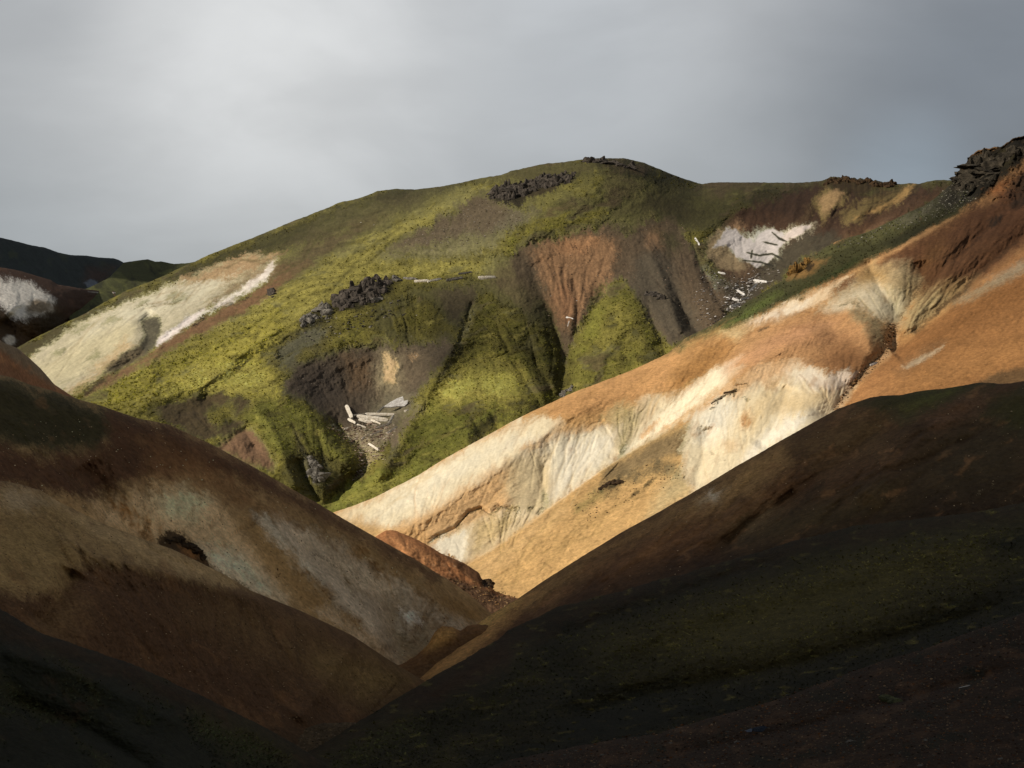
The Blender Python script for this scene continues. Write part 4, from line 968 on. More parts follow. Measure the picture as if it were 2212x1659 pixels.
# ================================================================ slopes under the cloud
J_CREST = [(-60, 795), (0, 810), (25, 815), (62, 830), (110, 843), (174, 864), (208, 873), (295, 903), (369, 918), (391, 929), (469, 966), (564, 1018), (690, 1090), (760, 1131), (816, 1163), (900, 1210), (960, 1248), (1010, 1281), (1062, 1326), (1100, 1350), (1130, 1370)]
a = Hill('near_slope', J_CREST, [(-60, 1160), (200, 1250), (543, 1380), (760, 1470), (900, 1530), (1130, 1500)],
         [(-60, 800, 335), (0, 810, 340), (391, 929, 366), (690, 1090, 385), (1062, 1326, 405), (0, 1040, 300), (300, 1160, 322), (543, 1276, 338), (760, 1372, 356), (870, 1425, 368), (0, 1160, 285), (880, 1300, 385), (900, 1520, 350)],
         -60, 1130, KS, rnd=(10, 40), rough=0.5, **SH, fall=48, seed=91)
a.gully([(180, 1000), (240, 1100), (330, 1180)], 7, 60, 60); a.gully([(550, 1060), (640, 1200), (760, 1320), (860, 1420)], -4, 60, 50); a.gully([(760, 1180), (830, 1270), (850, 1340), (860, 1420)], 5, 45, 45)
a.gully([(900, 1250), (960, 1320), (1000, 1370)], -4, 40, 40)
P_ = a.poly
a.fill('55462e')
P_('1a1a10', [(-60, 780), (0, 805), (208, 870), (300, 905), (260, 960), (180, 990), (100, 990), (0, 960), (-60, 950)], 14, 16)
P_('2a1c12', [(230, 885), (391, 925), (564, 1015), (760, 1128), (960, 1245), (930, 1262), (800, 1185), (650, 1110), (500, 1030), (400, 1010), (300, 1040), (200, 1085), (100, 1060), (-60, 1050), (-60, 940), (100, 990), (230, 960)], 10, 14)
P_('3d2a17', [(330, 960), (420, 970), (520, 1050), (650, 1130), (560, 1110), (460, 1070), (380, 1040), (300, 1050)], 16, 14, 0.8)
P_('4a3c26', [(600, 1080), (760, 1160), (900, 1245), (1050, 1325), (1030, 1345), (900, 1290), (760, 1210), (620, 1130)], 14, 8, 0.8)
P_('6c5f48', [(210, 1095), (340, 1055), (450, 1075), (500, 1110), (560, 1180), (600, 1250), (640, 1300), (560, 1280), (480, 1220), (380, 1160), (300, 1150), (230, 1130)], 14, 16, 0.95, 60, 3, 14)
P_('857a68', [(430, 1190), (520, 1200), (560, 1240), (610, 1290), (540, 1270), (470, 1230)], 16, 10, 0.85); P_('7c715c', [(340, 1070), (400, 1060), (450, 1080), (420, 1120), (360, 1120)], 12, 10, 0.7)
P_('4f3e22', [(500, 1110), (560, 1130), (650, 1250), (740, 1330), (700, 1340), (600, 1270), (540, 1190)], 14, 10, 0.8)
P_('5d5850', [(548, 1112), (600, 1118), (680, 1158), (780, 1210), (870, 1262), (960, 1310), (1040, 1345), (1000, 1375), (930, 1390), (880, 1420), (850, 1425), (800, 1365), (740, 1312), (680, 1252), (620, 1192), (580, 1142)], 9, 12, 0.95)
P_('6d6658', [(640, 1150), (760, 1205), (850, 1260), (900, 1310), (820, 1290), (740, 1240), (660, 1190)], 16, 12, 0.8, 32, 5, 14)
P_('77736a', [(555, 1112), (580, 1118), (640, 1190), (680, 1230), (700, 1260), (660, 1230), (600, 1170)], 6, 8, 0.6, tex=0.5)
P_('706b62', [(720, 1260), (760, 1290), (800, 1330), (820, 1370), (790, 1350), (740, 1300)], 8, 8, 0.6, 50, 4)
P_('403626', [(830, 1300), (900, 1320), (940, 1380), (900, 1420), (860, 1425), (840, 1370)], 16, 10, 0.7)
a.spot('8c8a84', 882, 1328, 18, 13, 0.5, 0.5, 0.9, 20); a.spot('b8b8b8', 908, 1342, 9, 6, 0.5, 0.5, 0.9, 20); a.spot('6a6862', 880, 1360, 26, 16, 0.6, 0.5, 0.5, 20)
P_('4c3a1a', [(930, 1290), (990, 1300), (1050, 1330), (1020, 1350), (960, 1320)], 9, 8, 0.8)
P_('6a6152', [(700, 1310), (790, 1370), (860, 1420), (880, 1440), (820, 1410), (740, 1360), (680, 1320)], 8, 8, 0.8, 35, 5)
a.line('28221a', [(668, 1197), (690, 1203), (735, 1232)], 3, 1.5, 1.2, 0.8); a.line('28221a', [(760, 1236), (790, 1262), (802, 1250)], 2.5, 1.5, 1.2, 0.7)
P_('1a120a', [(343, 1160), (362, 1162), (368, 1150), (392, 1150), (395, 1165), (412, 1168), (432, 1185), (446, 1206), (454, 1226), (400, 1215), (343, 1190)], 2.5, 5, 0.95)
P_('4a3216', [(392, 1185), (415, 1178), (430, 1200), (410, 1210)], 4, 5, 0.8)
a.line('1e1812', [(470, 1232), (500, 1250), (545, 1275)], 5, 2, 2, 0.8)
a.fan((60, 900), (600, 1060), (300, 1500), 40, 0.02, 0.6, 0.5, 8, 1, '2a2014', 0.5); a.fan((500, 1030), (1050, 1330), (880, 1440), 46, 0.05, 0.8, 0.5, 7, 2, '3a3022', 0.5)
a.bleed(30, 12, 48, None, 1, 2.0); a.mottle('3a2a18', 45, 0.15, 0.5, 0.5, 40, 2, 55); a.vary(0.20, 12, 42, 4, 51); a.vary(0.2, 5, 30, 1.5, 53)
a.noise_relief(1.6, 22, octv=5, ang=45, an=2.0, seed=61); a.noise_relief(0.55, 3.5, None, 4, 45, 5, True, 66, 0.6); a.noise_relief(0.35, 3, octv=4, seed=62, gain=0.6)
a.finish(SOIL)

a = Hill('ochre_mound', [(820, 1450), (868, 1434), (900, 1416), (925, 1392), (940, 1364), (955, 1352), (975, 1354), (995, 1363), (1010, 1352), (1030, 1348), (1080, 1350)], [(820, 1540), (1080, 1540)],
         [(868, 1434, 352), (955, 1352, 362), (1060, 1350, 362), (850, 1530, 330), (1050, 1530, 335)], 820, 1080, KS, rnd=(5, 20), rough=1.0, **SH, seed=95)
a.fill('3a2814'); a.poly('5c4620', [(935, 1365), (955, 1350), (985, 1358), (980, 1380), (945, 1400), (915, 1410)], 6, 6); a.poly('2a1e12', [(870, 1440), (1010, 1370), (1060, 1380), (1000, 1450), (900, 1500)], 12, 8, 0.8)
a.vary(0.5, 5); a.noise_relief(1.3, 6, None, 5, 0, 1, True); a.finish(SOIL)

H_CREST = [(860, 1490), (909, 1456), (923, 1444), (958, 1407), (1010, 1361), (1031, 1347), (1062, 1326), (1118, 1294), (1166, 1260), (1270, 1194), (1344, 1149), (1401, 1118), (1481, 1073), (1586, 1010), (1659, 968), (1684, 953), (1734, 925), (1784, 898), (1809, 883), (1846, 870), (1879, 859), (1904, 855), (1946, 853), (1984, 845), (2034, 840), (2084, 832), (2116, 826), (2134, 826), (2159, 829), (2184, 828), (2212, 823), (2270, 815)]
a = Hill('near_slope', H_CREST, [(860, 1560), (1097, 1460), (1270, 1370), (1597, 1280), (2270, 1180)],
         [(909, 1456, 345), (1118, 1294, 375), (1401, 1118, 392), (1659, 968, 405), (1904, 855, 415), (2212, 823, 400), (1100, 1450, 325), (1270, 1370, 322), (1600, 1270, 328), (1900, 1200, 330), (2250, 1170, 325), (1500, 1160, 362), (1900, 1000, 372), (2212, 980, 360)],
         860, 2260, KS, rnd=(9, 36), rough=0.5, **SH, fall=-38, seed=101)
a.gully([(1930, 900), (1800, 1010), (1650, 1120), (1500, 1220)], 5, 60, 60); a.gully([(1720, 1060), (1640, 1110), (1560, 1180)], 4, 26, 22); a.gully([(1500, 1080), (1400, 1180), (1300, 1260)], -4, 50, 50)
a.gully([(2100, 850), (1960, 950), (1850, 1080)], -5, 70, 70)
P_ = a.poly
a.fill('2c1e12')
P_('564428', [(1118, 1300), (1270, 1200), (1401, 1125), (1586, 1015), (1684, 960), (1700, 1000), (1640, 1060), (1540, 1110), (1400, 1150), (1270, 1230), (1150, 1310)], 16, 14)
P_('442f1a', [(1270, 1230), (1400, 1160), (1560, 1110), (1700, 1050), (1640, 1120), (1500, 1180), (1340, 1240)], 18, 12, 0.8)
P_('5e4826', [(909, 1460), (1010, 1365), (1118, 1298), (1160, 1275), (1120, 1320), (1060, 1380), (990, 1440), (930, 1490)], 8, 6, 0.95); P_('77602e', [(1000, 1372), (1062, 1330), (1120, 1298), (1090, 1325), (1030, 1365)], 5, 3, 0.8)
P_('5c5242', [(1500, 1085), (1540, 1060), (1570, 1055), (1550, 1080), (1510, 1100)], 6, 6, 0.85); P_('6f6c66', [(1530, 1062), (1560, 1058), (1550, 1070), (1535, 1075)], 4, 4, 0.8)
P_('181c0c', [(1900, 850), (2000, 835), (2120, 820), (2160, 826), (2080, 850), (2020, 880), (1960, 905), (1900, 890), (1860, 870)], 9, 10); P_('2e3612', [(1950, 880), (2000, 855), (2070, 838), (2040, 862), (1980, 890)], 8, 6, 0.7)
P_('1c1a12', [(2000, 900), (2100, 870), (2260, 850), (2260, 1150), (2000, 1150), (1900, 1050)], 50, 20, 0.75); P_('1b2010', [(2140, 870), (2212, 840), (2260, 850), (2260, 920), (2180, 930), (2140, 900)], 14, 12, 0.8)
P_('3a2a20', [(1990, 900), (2080, 870), (2130, 860), (2100, 890), (2020, 930)], 12, 8, 0.7); P_('2a2a14', [(1560, 1150), (1750, 1090), (1900, 1060), (1960, 1100), (1800, 1150), (1600, 1190)], 26, 16, 0.5)
P_('4c4232', [(1590, 1140), (1640, 1100), (1690, 1080), (1650, 1130), (1600, 1165)], 9, 9, 0.6, tex=0.5); P_('14100a', [(1700, 1110), (1760, 1050), (1780, 1045), (1750, 1085), (1715, 1115)], 6, 6, 0.7)
P_('3f3620', [(1700, 960), (1850, 880), (1950, 900), (1900, 970), (1760, 1010)], 30, 16, 0.35)
P_('150f0a', [(1250, 1300), (1500, 1195), (1850, 1095), (2260, 1045), (2260, 1160), (1858, 1185), (1509, 1275), (1270, 1345)], 30, 20, 0.85)
for i in range(8):
    rr = random.Random(i)
    a.spot('4a4438', rr.uniform(1800, 2200), rr.uniform(900, 1100), 2.0, 1.3, 0.4, 0.3, 0.7)
a.fan((1150, 1290), (1650, 980), (1000, 1500), 44, 0.02, 0.5, 0.6, 8, 1, '241810', 0.5); a.fan((1600, 1000), (2240, 860), (1300, 1400), 44, 0.02, 0.6, 0.7, 9, 2, '1a120c', 0.5)
a.bleed(30, 12, -38, None, 1, 2.0); a.mottle('4a3520', 40, 0.15, 0.5, 0.5, -35, 2.4, 55); a.vary(0.24, 12, -35, 3.5, 51); a.vary(0.28, 5, -20, 1.5, 53)
a.noise_relief(1.8, 24, octv=5, ang=-40, an=2.0, seed=61); a.noise_relief(0.55, 3.5, None, 4, -40, 5, True, 66, 0.6); a.noise_relief(0.4, 3, octv=4, seed=62, gain=0.6)
a.finish(SOIL)

N_CREST = [(-60, 1035), (0, 1038), (43, 1046), (87, 1059), (122, 1081), (174, 1107), (217, 1129), (304, 1163), (369, 1185), (434, 1216), (477, 1237), (543, 1276), (651, 1320), (760, 1372), (840, 1425), (911, 1468), (960, 1500)]
a = Hill('near_slope', N_CREST, [(-60, 1420), (174, 1480), (434, 1600), (620, 1690), (960, 1690)],
         [(0, 1038, 262), (217, 1129, 272), (543, 1276, 292), (760, 1372, 312), (911, 1468, 328), (0, 1320, 225), (304, 1441, 240), (564, 1567, 258), (800, 1560, 290), (250, 1210, 258), (400, 1300, 262), (-60, 1400, 215), (620, 1680, 248)],
         -60, 960, KS, rnd=(6, 34), rough=0.4, **SH, fall=50, seed=111)
a.gully([(120, 1150), (200, 1200), (325, 1229), (477, 1268), (600, 1310)], -5, 26, 60, 1.2); a.gully([(300, 1180), (420, 1230), (540, 1278)], 2.5, 20, 24)
a.gully([(160, 1230), (130, 1290), (80, 1350)], 4, 50, 50); a.gully([(760, 1390), (700, 1480), (640, 1560)], -3, 50, 50)
P_ = a.poly
a.fill('2c1f14')
P_('4c3f28', [(-60, 1030), (87, 1055), (217, 1125), (434, 1212), (543, 1274), (480, 1268), (391, 1250), (325, 1230), (260, 1212), (190, 1215), (140, 1270), (80, 1290), (-60, 1260)], 9, 12)
P_('5c503a', [(120, 1085), (217, 1132), (434, 1218), (520, 1262), (400, 1240), (300, 1200), (200, 1160)], 8, 8, 0.7); P_('524a3e', [(0, 1055), (60, 1060), (110, 1090), (60, 1105), (0, 1090)], 9, 9, 0.8); P_('453a22', [(0, 1130), (100, 1110), (160, 1150), (120, 1230), (0, 1240)], 26, 14, 0.6)
P_('3b2f1a', [(500, 1300), (700, 1380), (880, 1465), (850, 1500), (700, 1480), (560, 1420), (420, 1330)], 40, 14, 0.6); P_('4f4222', [(690, 1430), (800, 1440), (880, 1470), (800, 1510), (740, 1480)], 26, 10, 0.5, 50, 5, 16)
P_('241810', [(250, 1300), (500, 1400), (700, 1520), (600, 1580), (400, 1500), (250, 1400)], 50, 16, 0.6); P_('43341f', [(80, 1340), (140, 1280), (180, 1300), (160, 1370), (100, 1390)], 20, 10, 0.5)
P_('1a140c', [(500, 1600), (600, 1560), (700, 1580), (700, 1640), (560, 1640)], 24, 12, 0.7)
a.fan((0, 1060), (560, 1290), (500, 1640), 44, 0.02, 0.6, 0.35, 8, 1, '231810', 0.5); a.fan((500, 1270), (900, 1465), (700, 1640), 30, 0.02, 0.7, 0.35, 8, 2, '231810', 0.5)
a.bleed(30, 12, 50, None, 1, 2.0); a.mottle('3c2a18', 50, 0.1, 0.5, 0.5, 45, 2.4, 55); a.vary(0.2, 14, 55, 4, 51); a.vary(0.22, 5, 30, 1.5, 53)
a.noise_relief(1.2, 20, octv=5, ang=48, an=2.0, seed=61); a.noise_relief(0.55, 3.5, None, 4, 48, 5, True, 66, 0.6); a.noise_relief(0.25, 2.2, octv=4, seed=62, gain=0.6)
a.finish(NEAR)

a = Hill('stream_bed', [(420, 1640), (500, 1615), (576, 1594), (640, 1578), (700, 1563), (740, 1560), (800, 1562)], [(420, 1730), (800, 1700)], [(500, 1615, 255), (740, 1560, 272), (450, 1710, 235), (780, 1690, 250)], 420, 800, KS, rnd=(2, 12), rough=1.2, **SH, seed=115)
a.fill('221c14'); a.mottle('322a20', 6, 0.0, 0.4, 0.7, -20, 1.6); a.vary(0.6, 4); a.noise_relief(1.0, 3, None, 4, 0, 1, True); a.finish(NEAR)

I_CREST = [(520, 1690), (576, 1660), (663, 1625), (715, 1597), (784, 1552), (871, 1500), (934, 1463), (1027, 1410), (1076, 1382), (1097, 1361), (1166, 1330), (1201, 1312), (1270, 1295), (1344, 1276), (1379, 1265), (1509, 1230), (1597, 1204), (1727, 1165), (1858, 1134), (1989, 1121), (2119, 1104), (2212, 1086), (2270, 1078)]
a = Hill('mossy_slope', I_CREST, [(520, 1780), (1248, 1700), (1553, 1620), (1902, 1500), (2270, 1400)],
         [(576, 1660, 232), (871, 1500, 282), (1097, 1361, 312), (1379, 1265, 318), (1727, 1165, 318), (2212, 1086, 305), (700, 1720, 205), (1248, 1600, 222), (1553, 1544, 224), (1902, 1426, 228), (2250, 1350, 222), (1500, 1400, 262), (1900, 1260, 270), (1100, 1500, 255)],
         520, 2260, KS * 1.5, rnd=(5, 24), rough=1.6, **SH, seed=121)
a.gully([(1700, 1200), (1500, 1270), (1300, 1340), (1150, 1400)], 4, 40, 40); a.gully([(2100, 1160), (1800, 1250), (1500, 1330), (1250, 1440)], -5, 60, 80); a.gully([(2212, 1290), (2000, 1360), (1700, 1440), (1400, 1500), (1200, 1560)], 6, 50, 60)
a.gully([(1100, 1380), (960, 1480), (800, 1580)], -3, 40, 40); a.gully([(1250, 1420), (1100, 1520), (900, 1620)], 4, 60, 60)
P_ = a.poly
a.fill('13140a'); a.mottle('1e1e0d', 70, 0.0, 0.4, 0.9, -12, 2.5)
P_('25250e', [(1300, 1400), (1500, 1300), (1800, 1190), (2100, 1120), (2260, 1090), (2260, 1180), (2000, 1280), (1800, 1380), (1500, 1440)], 40, 26, 0.95); P_('302c16', [(1500, 1370), (1700, 1270), (1900, 1220), (2000, 1240), (1850, 1330), (1600, 1400)], 50, 26, 0.6)
P_('0d0f0a', [(1100, 1350), (1300, 1300), (1600, 1215), (1850, 1150), (1800, 1200), (1600, 1260), (1400, 1310), (1200, 1390)], 18, 14, 0.7); P_('0c0d09', [(1000, 1650), (1250, 1500), (1600, 1480), (1900, 1400), (2212, 1280), (2260, 1350), (2000, 1460), (1600, 1570), (1200, 1680)], 40, 20, 0.8)
P_('23180f', [(870, 1510), (930, 1470), (1080, 1385), (1130, 1400), (1050, 1470), (960, 1510), (840, 1560)], 14, 10, 0.85); P_('1d200f', [(600, 1660), (715, 1600), (870, 1520), (900, 1560), (780, 1640), (700, 1700)], 18, 14, 0.8)
P_('0b0d0a', [(2120, 1170), (2200, 1140), (2260, 1140), (2260, 1190), (2160, 1200)], 14, 8, 0.8)
P_('1c140c', [(520, 1700), (663, 1620), (871, 1495), (1097, 1355), (1379, 1255), (1727, 1155), (2270, 1070), (2270, 1110), (1727, 1200), (1400, 1295), (1110, 1400), (900, 1520), (700, 1650)], 12, 22, 0.75, -20, 5, 18)
gm = 1.0
a.bleed(40, 12, -14, None, 1, 2.0); a.mottle('3c3d1b', 12, 0.2, 0.5, 0.45, -10, 3.5, 56); a.vary(0.55, 8, -8, 3.0, 51, None, 5, 0.8); a.vary(0.3, 3, -5, 2, 53)
a.noise_relief(1.6, 14, octv=5, ang=-15, an=2.2, seed=61); a.noise_relief(0.9, 2.6, octv=4, ang=-8, an=2.0, seed=62, gain=0.65)
a.bw = a.bw * 1.3
a.finish(NEAR)

a = Hill('mossy_slope', [(-60, 1290), (0, 1315), (43, 1341), (87, 1366), (174, 1396), (304, 1442), (434, 1502), (564, 1567), (599, 1586), (660, 1622), (720, 1660), (760, 1690)], [(-60, 1780), (760, 1780)],
         [(0, 1315, 190), (304, 1442, 205), (599, 1586, 222), (700, 1660, 222), (0, 1700, 140), (400, 1700, 165), (700, 1760, 200)], -60, 760, KS * 1.5, rnd=(5, 26), rough=1.6, **SH, seed=131)
a.fill('0f110b'); a.mottle('16190d', 60, 0.0, 0.4, 0.9, 30, 2.0); a.poly('1d150d', [(-60, 1280), (87, 1360), (304, 1436), (564, 1560), (720, 1650), (700, 1690), (540, 1600), (300, 1480), (100, 1410), (-60, 1350)], 12, 20, 0.85); a.poly('1f2310', [(420, 1540), (540, 1570), (640, 1640), (520, 1640), (430, 1580)], 20, 12, 0.7); a.mottle('25190f', 60, 0.2, 0.5, 0.5, 30, 2.0, 57)
a.gully([(0, 1400), (200, 1470), (400, 1570)], -4, 40, 60); a.gully([(0, 1500), (200, 1580), (350, 1680)], 5, 50, 50)
a.vary(0.4, 7, 25, 2.4, 51); a.vary(0.3, 3, 15, 2, 53)
a.noise_relief(1.3, 12, octv=5, ang=30, an=2.0, seed=61); a.noise_relief(0.7, 2.2, octv=4, ang=15, an=1.6, seed=62, gain=0.65); a.bw = a.bw * 1.3
a.finish(NEAR)

a = Hill('gravel_slope', [(960, 1700), (1040, 1662), (1100, 1642), (1248, 1611), (1335, 1597), (1422, 1584), (1553, 1546), (1684, 1510), (1814, 1462), (1902, 1428), (1989, 1405), (2119, 1357), (2212, 1323), (2270, 1305)], [(960, 1800), (2270, 1760)],
         [(1040, 1662, 168), (1553, 1546, 182), (1902, 1428, 192), (2212, 1323, 195), (1100, 1780, 140), (1700, 1740, 138), (2250, 1740, 132), (1900, 1580, 160)], 960, 2260, KS * 1.5, rnd=(5, 24), rough=1.2, **SH, seed=141)
a.desat = 0.2; a.tint = (1.08, 1.0, 0.66)
a.gully([(2212, 1440), (1950, 1510), (1700, 1580), (1400, 1640)], 2.5, 26, 40)
a.fill('1c120b'); a.mottle('2e1e12', 30, 0.0, 0.4, 0.8, -12, 2.5); a.mottle('10100b', 50, 0.1, 0.4, 0.8, -15, 2.0, 58); a.mottle('60503c', 4, 0.42, 0.62, 0.8, -10, 1.3, 59, octv=3); a.mottle('66421f', 5, 0.42, 0.62, 0.6, -10, 1.6, 60, octv=3)
a.vary(0.5, 4, -10, 1.6, 51)
a.noise_relief(0.9, 9, octv=5, ang=-15, an=2.2, seed=61); a.noise_relief(0.45, 1.2, octv=4, seed=62, gain=0.65); a.bw = a.bw * 1.4
a.finish(NEAR)

#@@OBJECTS@@
# ================================================================ loose things on the hills
def simple_mat(name, col, var=0.25, scale=1.5, bump=0.5, col2=None):
    m = bpy.data.materials.new(name); m.use_nodes = True
    t = m.node_tree; q = NT(t); b = t.nodes['Principled BSDF']
    b.inputs['Roughness'].default_value = 0.9; b.inputs['Specular IOR Level'].default_value = 0.15
    tcn = q.n('ShaderNodeTexCoord')
    a_ = q.noise(tcn.outputs['Object'], scale, 6, 0.7, 0.3)
    c1 = hexlin(col); c2 = hexlin(col2) if col2 else tuple(x * (1 - var) for x in c1)
    q.l(q.mix(q.mapr(a_, 0.3, 0.7), tuple(c2), tuple(min(1, x * (1 + var * 0.6)) for x in c1)), b.inputs['Base Color'])
    bp = q.n('ShaderNodeBump'); bp.inputs['Strength'].default_value = bump; bp.inputs['Distance'].default_value = 0.5
    q.l(a_, bp.inputs['Height']); q.l(bp.outputs[0], b.inputs['Normal'])
    return m


import bmesh


def ico(sub):
    bm = bmesh.new(); bmesh.ops.create_icosphere(bm, subdivisions=sub, radius=1.0)
    v = np.array([x.co[:] for x in bm.verts]); f = np.array([[x.index for x in q.verts] for q in bm.faces]); bm.free()
    return v, f


ICO = {k: ico(k) for k in (1, 2, 3, 4)}


def rock_verts(rs, sub, planes=14, rough=0.1):
    """an angular stone: a ball cut by random planes, then worn"""
    v, f = ICO[sub]
    n = rs.normal(size=(planes, 3)); n /= np.linalg.norm(n, axis=1)[:, None]
    dd = rs.uniform(0.55, 0.95, planes)
    dots = v @ n.T
    r = np.where(dots > 0.05, dd / np.maximum(dots, 0.05), 9).min(1)
    r = np.minimum(r, 1.25)
    if sub > 1:
        o = rs.uniform(0, 50)
        r = r * (1 + rough * fbm(v[:, 0] * 2.2 + o + v[:, 2], v[:, 1] * 2.2 - v[:, 2] * 1.7, 3, int(o)))
    return v * r[:, None], f


def link_mesh(name, V, Fc, mat, smooth=False):
    me = bpy.data.meshes.new(name)
    me.from_pydata(np.asarray(V).tolist(), [], np.asarray(Fc).tolist()); me.update()
    if smooth: me.polygons.foreach_set('use_smooth', np.ones(len(me.polygons), bool))
    me.materials.append(mat)
    o = bpy.data.objects.new(name, me); SC.collection.objects.link(o)
    return o


def tag(o, label, cat, group=None, kind=None):
    o['label'] = label
    if cat: o['category'] = cat
    if group: o['group'] = group
    o['kind'] = kind or 'thing'
    return o


def sample(L, px, py):
    """surface point and soil colour of a hill at picture places"""
    px = np.asarray(px, float); py = np.asarray(py, float)
    u = np.clip((px - L.xs[0]) / (L.xs[1] - L.xs[0]), 0, L.nx - 1.001); i = u.astype(int)
    t = np.clip((py - L.cy[i]) / (L.by[i] - L.cy[i]), 0, 0.999) * (L.ny - 1); j = t.astype(int)
    D = L.D[j, i]
    return np.stack([D * (px - CX) / F, D, D * (HZ - py) / F], -1), L.rgb[j, i], D


# the hills in order of building
HL = {'mountain': LAYERS['mountain'], 'ridge': LAYERS['clay_ridge']}


def outcrop(name, label, L, bits, mat, seed, cat='rock', group=None, sub=3, grow=1.45, sink=0.35):
    """one rocky outcrop: bits = (px, py, half width, half height) of its knobs, grown together"""
    rs = np.random.RandomState(seed)
    VV, FF, k = [], [], 0
    bits = list(bits); sb = sorted(bits)
    for q0, q1 in zip(sb[:-1], sb[1:]):          # the buried bedrock that joins the knobs
        dq = math.hypot(q0[0] - q1[0], q0[1] - q1[1])
        bits.append(((q0[0] + q1[0]) / 2, (q0[1] + q1[1]) / 2, 0.55 * dq + 3.0, min(0.5 * dq + 2.5, 0.5 * (q0[3] + q1[3]))))
    for (px, py, w, h) in bits:
        p, _, D = sample(L, px, py)
        s_ = D / F * grow
        v, f = rock_verts(rs, sub, 16, 0.34)
        a_ = rs.uniform(-0.4, 0.4); ca, sa = math.cos(a_), math.sin(a_)
        v = v * np.array([w * s_, w * s_ * rs.uniform(0.7, 1.0), h * s_])
        v = np.stack([v[:, 0] * ca - v[:, 2] * sa * 0.5, v[:, 1], v[:, 2] * ca + v[:, 0] * sa * 0.5], -1) + p * (1 + sink * w * s_ / D)
        VV.append(v); FF.append(f + k); k += len(v)
    V = np.concatenate(VV); Fc = np.concatenate(FF)
    c0 = V.mean(0); o = link_mesh(name, V - c0, Fc, mat); o.location = c0
    return tag(o, label, cat, group)


def slab(name, label, L, a_, b_, w, mat, seed, lift=0.5, thick=0.5, cat='slab', group=None):
    """a long broken plate lying from a_ to b_ (picture places), w wide, curled and ragged"""
    rs = np.random.RandomState(seed)
    A, _, D = sample(L, *a_); B, _, _ = sample(L, *b_)
    s_ = D / F
    ax = B - A; ln = np.linalg.norm(ax); ax /= ln
    vw = -(A + B) / 2; vw /= np.linalg.norm(vw)
    sd = np.cross(ax, vw); sd /= np.linalg.norm(sd)
    up = np.cross(sd, ax); up = up if up @ vw > 0 else -up
    n = 14; W_ = w * s_ / 2; T = thick * W_ * 2
    rows = []
    for i in range(n):
        t = i / (n - 1)
        c_ = A + ax * ln * t + vw * (lift * W_ * 2 + T) + up * (0.5 * W_ * math.sin(t * 3 + rs.uniform(0, 0.2)))
        w0 = W_ * (0.88 + 0.24 * rs.rand()) * min(1, 5 * t + 0.5) * min(1, 5 * (1 - t) + 0.6); w1 = W_ * (0.88 + 0.24 * rs.rand()) * min(1, 5 * (1 - t) + 0.5) * min(1, 5 * t + 0.6)
        rows.append([c_ + sd * w0 + up * T * 0.4, c_ + up * T * 0.6, c_ - sd * w1 + up * T * 0.4, c_ - sd * w1 * 0.95 - up * T, c_ + sd * w0 * 0.95 - up * T])
    V = np.array(rows).reshape(-1, 3); Fc = []
    for i in range(n - 1):
        for j in range(5): Fc.append((i * 5 + j, i * 5 + (j + 1) % 5, (i + 1) * 5 + (j + 1) % 5, (i + 1) * 5 + j))
    Fc += [(4, 3, 2, 1, 0), tuple((n - 1) * 5 + q for q in range(5))]
    c0 = V.mean(0); me = bpy.data.meshes.new(name); me.from_pydata((V - c0).tolist(), [], Fc); me.update(); me.materials.append(mat)
    o = bpy.data.objects.new(name, me); SC.collection.objects.link(o); o.location = c0
    return tag(o, label, cat, group)


def plate(name, label, L, pts, mat, thick, lift, cat='slab', group=None):
    """a flat broken plate with a given outline"""
    P, _, D = sample(L, [p[0] for p in pts], [p[1] for p in pts])
    Dm = D.min(); vw = -P.mean(0); vw /= np.linalg.norm(vw)
    top = np.array([[Dm * (x - CX) / F, Dm, Dm * (HZ - y) / F] for x, y in pts])
    gy = np.array([-(y - pts[0][1]) for x, y in pts]) * Dm / F
    top[:, 1] += gy * 0.9; top = top + vw * lift
    top = np.stack([top[:, 1] * (np.array([p[0] for p in pts]) - CX) / F, top[:, 1], top[:, 1] * (HZ - np.array([p[1] for p in pts])) / F], -1)
    bot = top - np.array([0, -0.4, 1.0]) * thick
    n = len(pts); V = np.concatenate([top, bot]); Fc = [tuple(range(n)), tuple(range(2 * n - 1, n - 1, -1))] + [(i, i + n, (i + 1) % n + n, (i + 1) % n) for i in range(n)]
    c0 = V.mean(0); me = bpy.data.meshes.new(name); me.from_pydata((V - c0).tolist(), [], Fc); me.update(); me.materials.append(mat)
    o = bpy.data.objects.new(name, me); SC.collection.objects.link(o); o.location = c0
    return tag(o, label, cat, group)


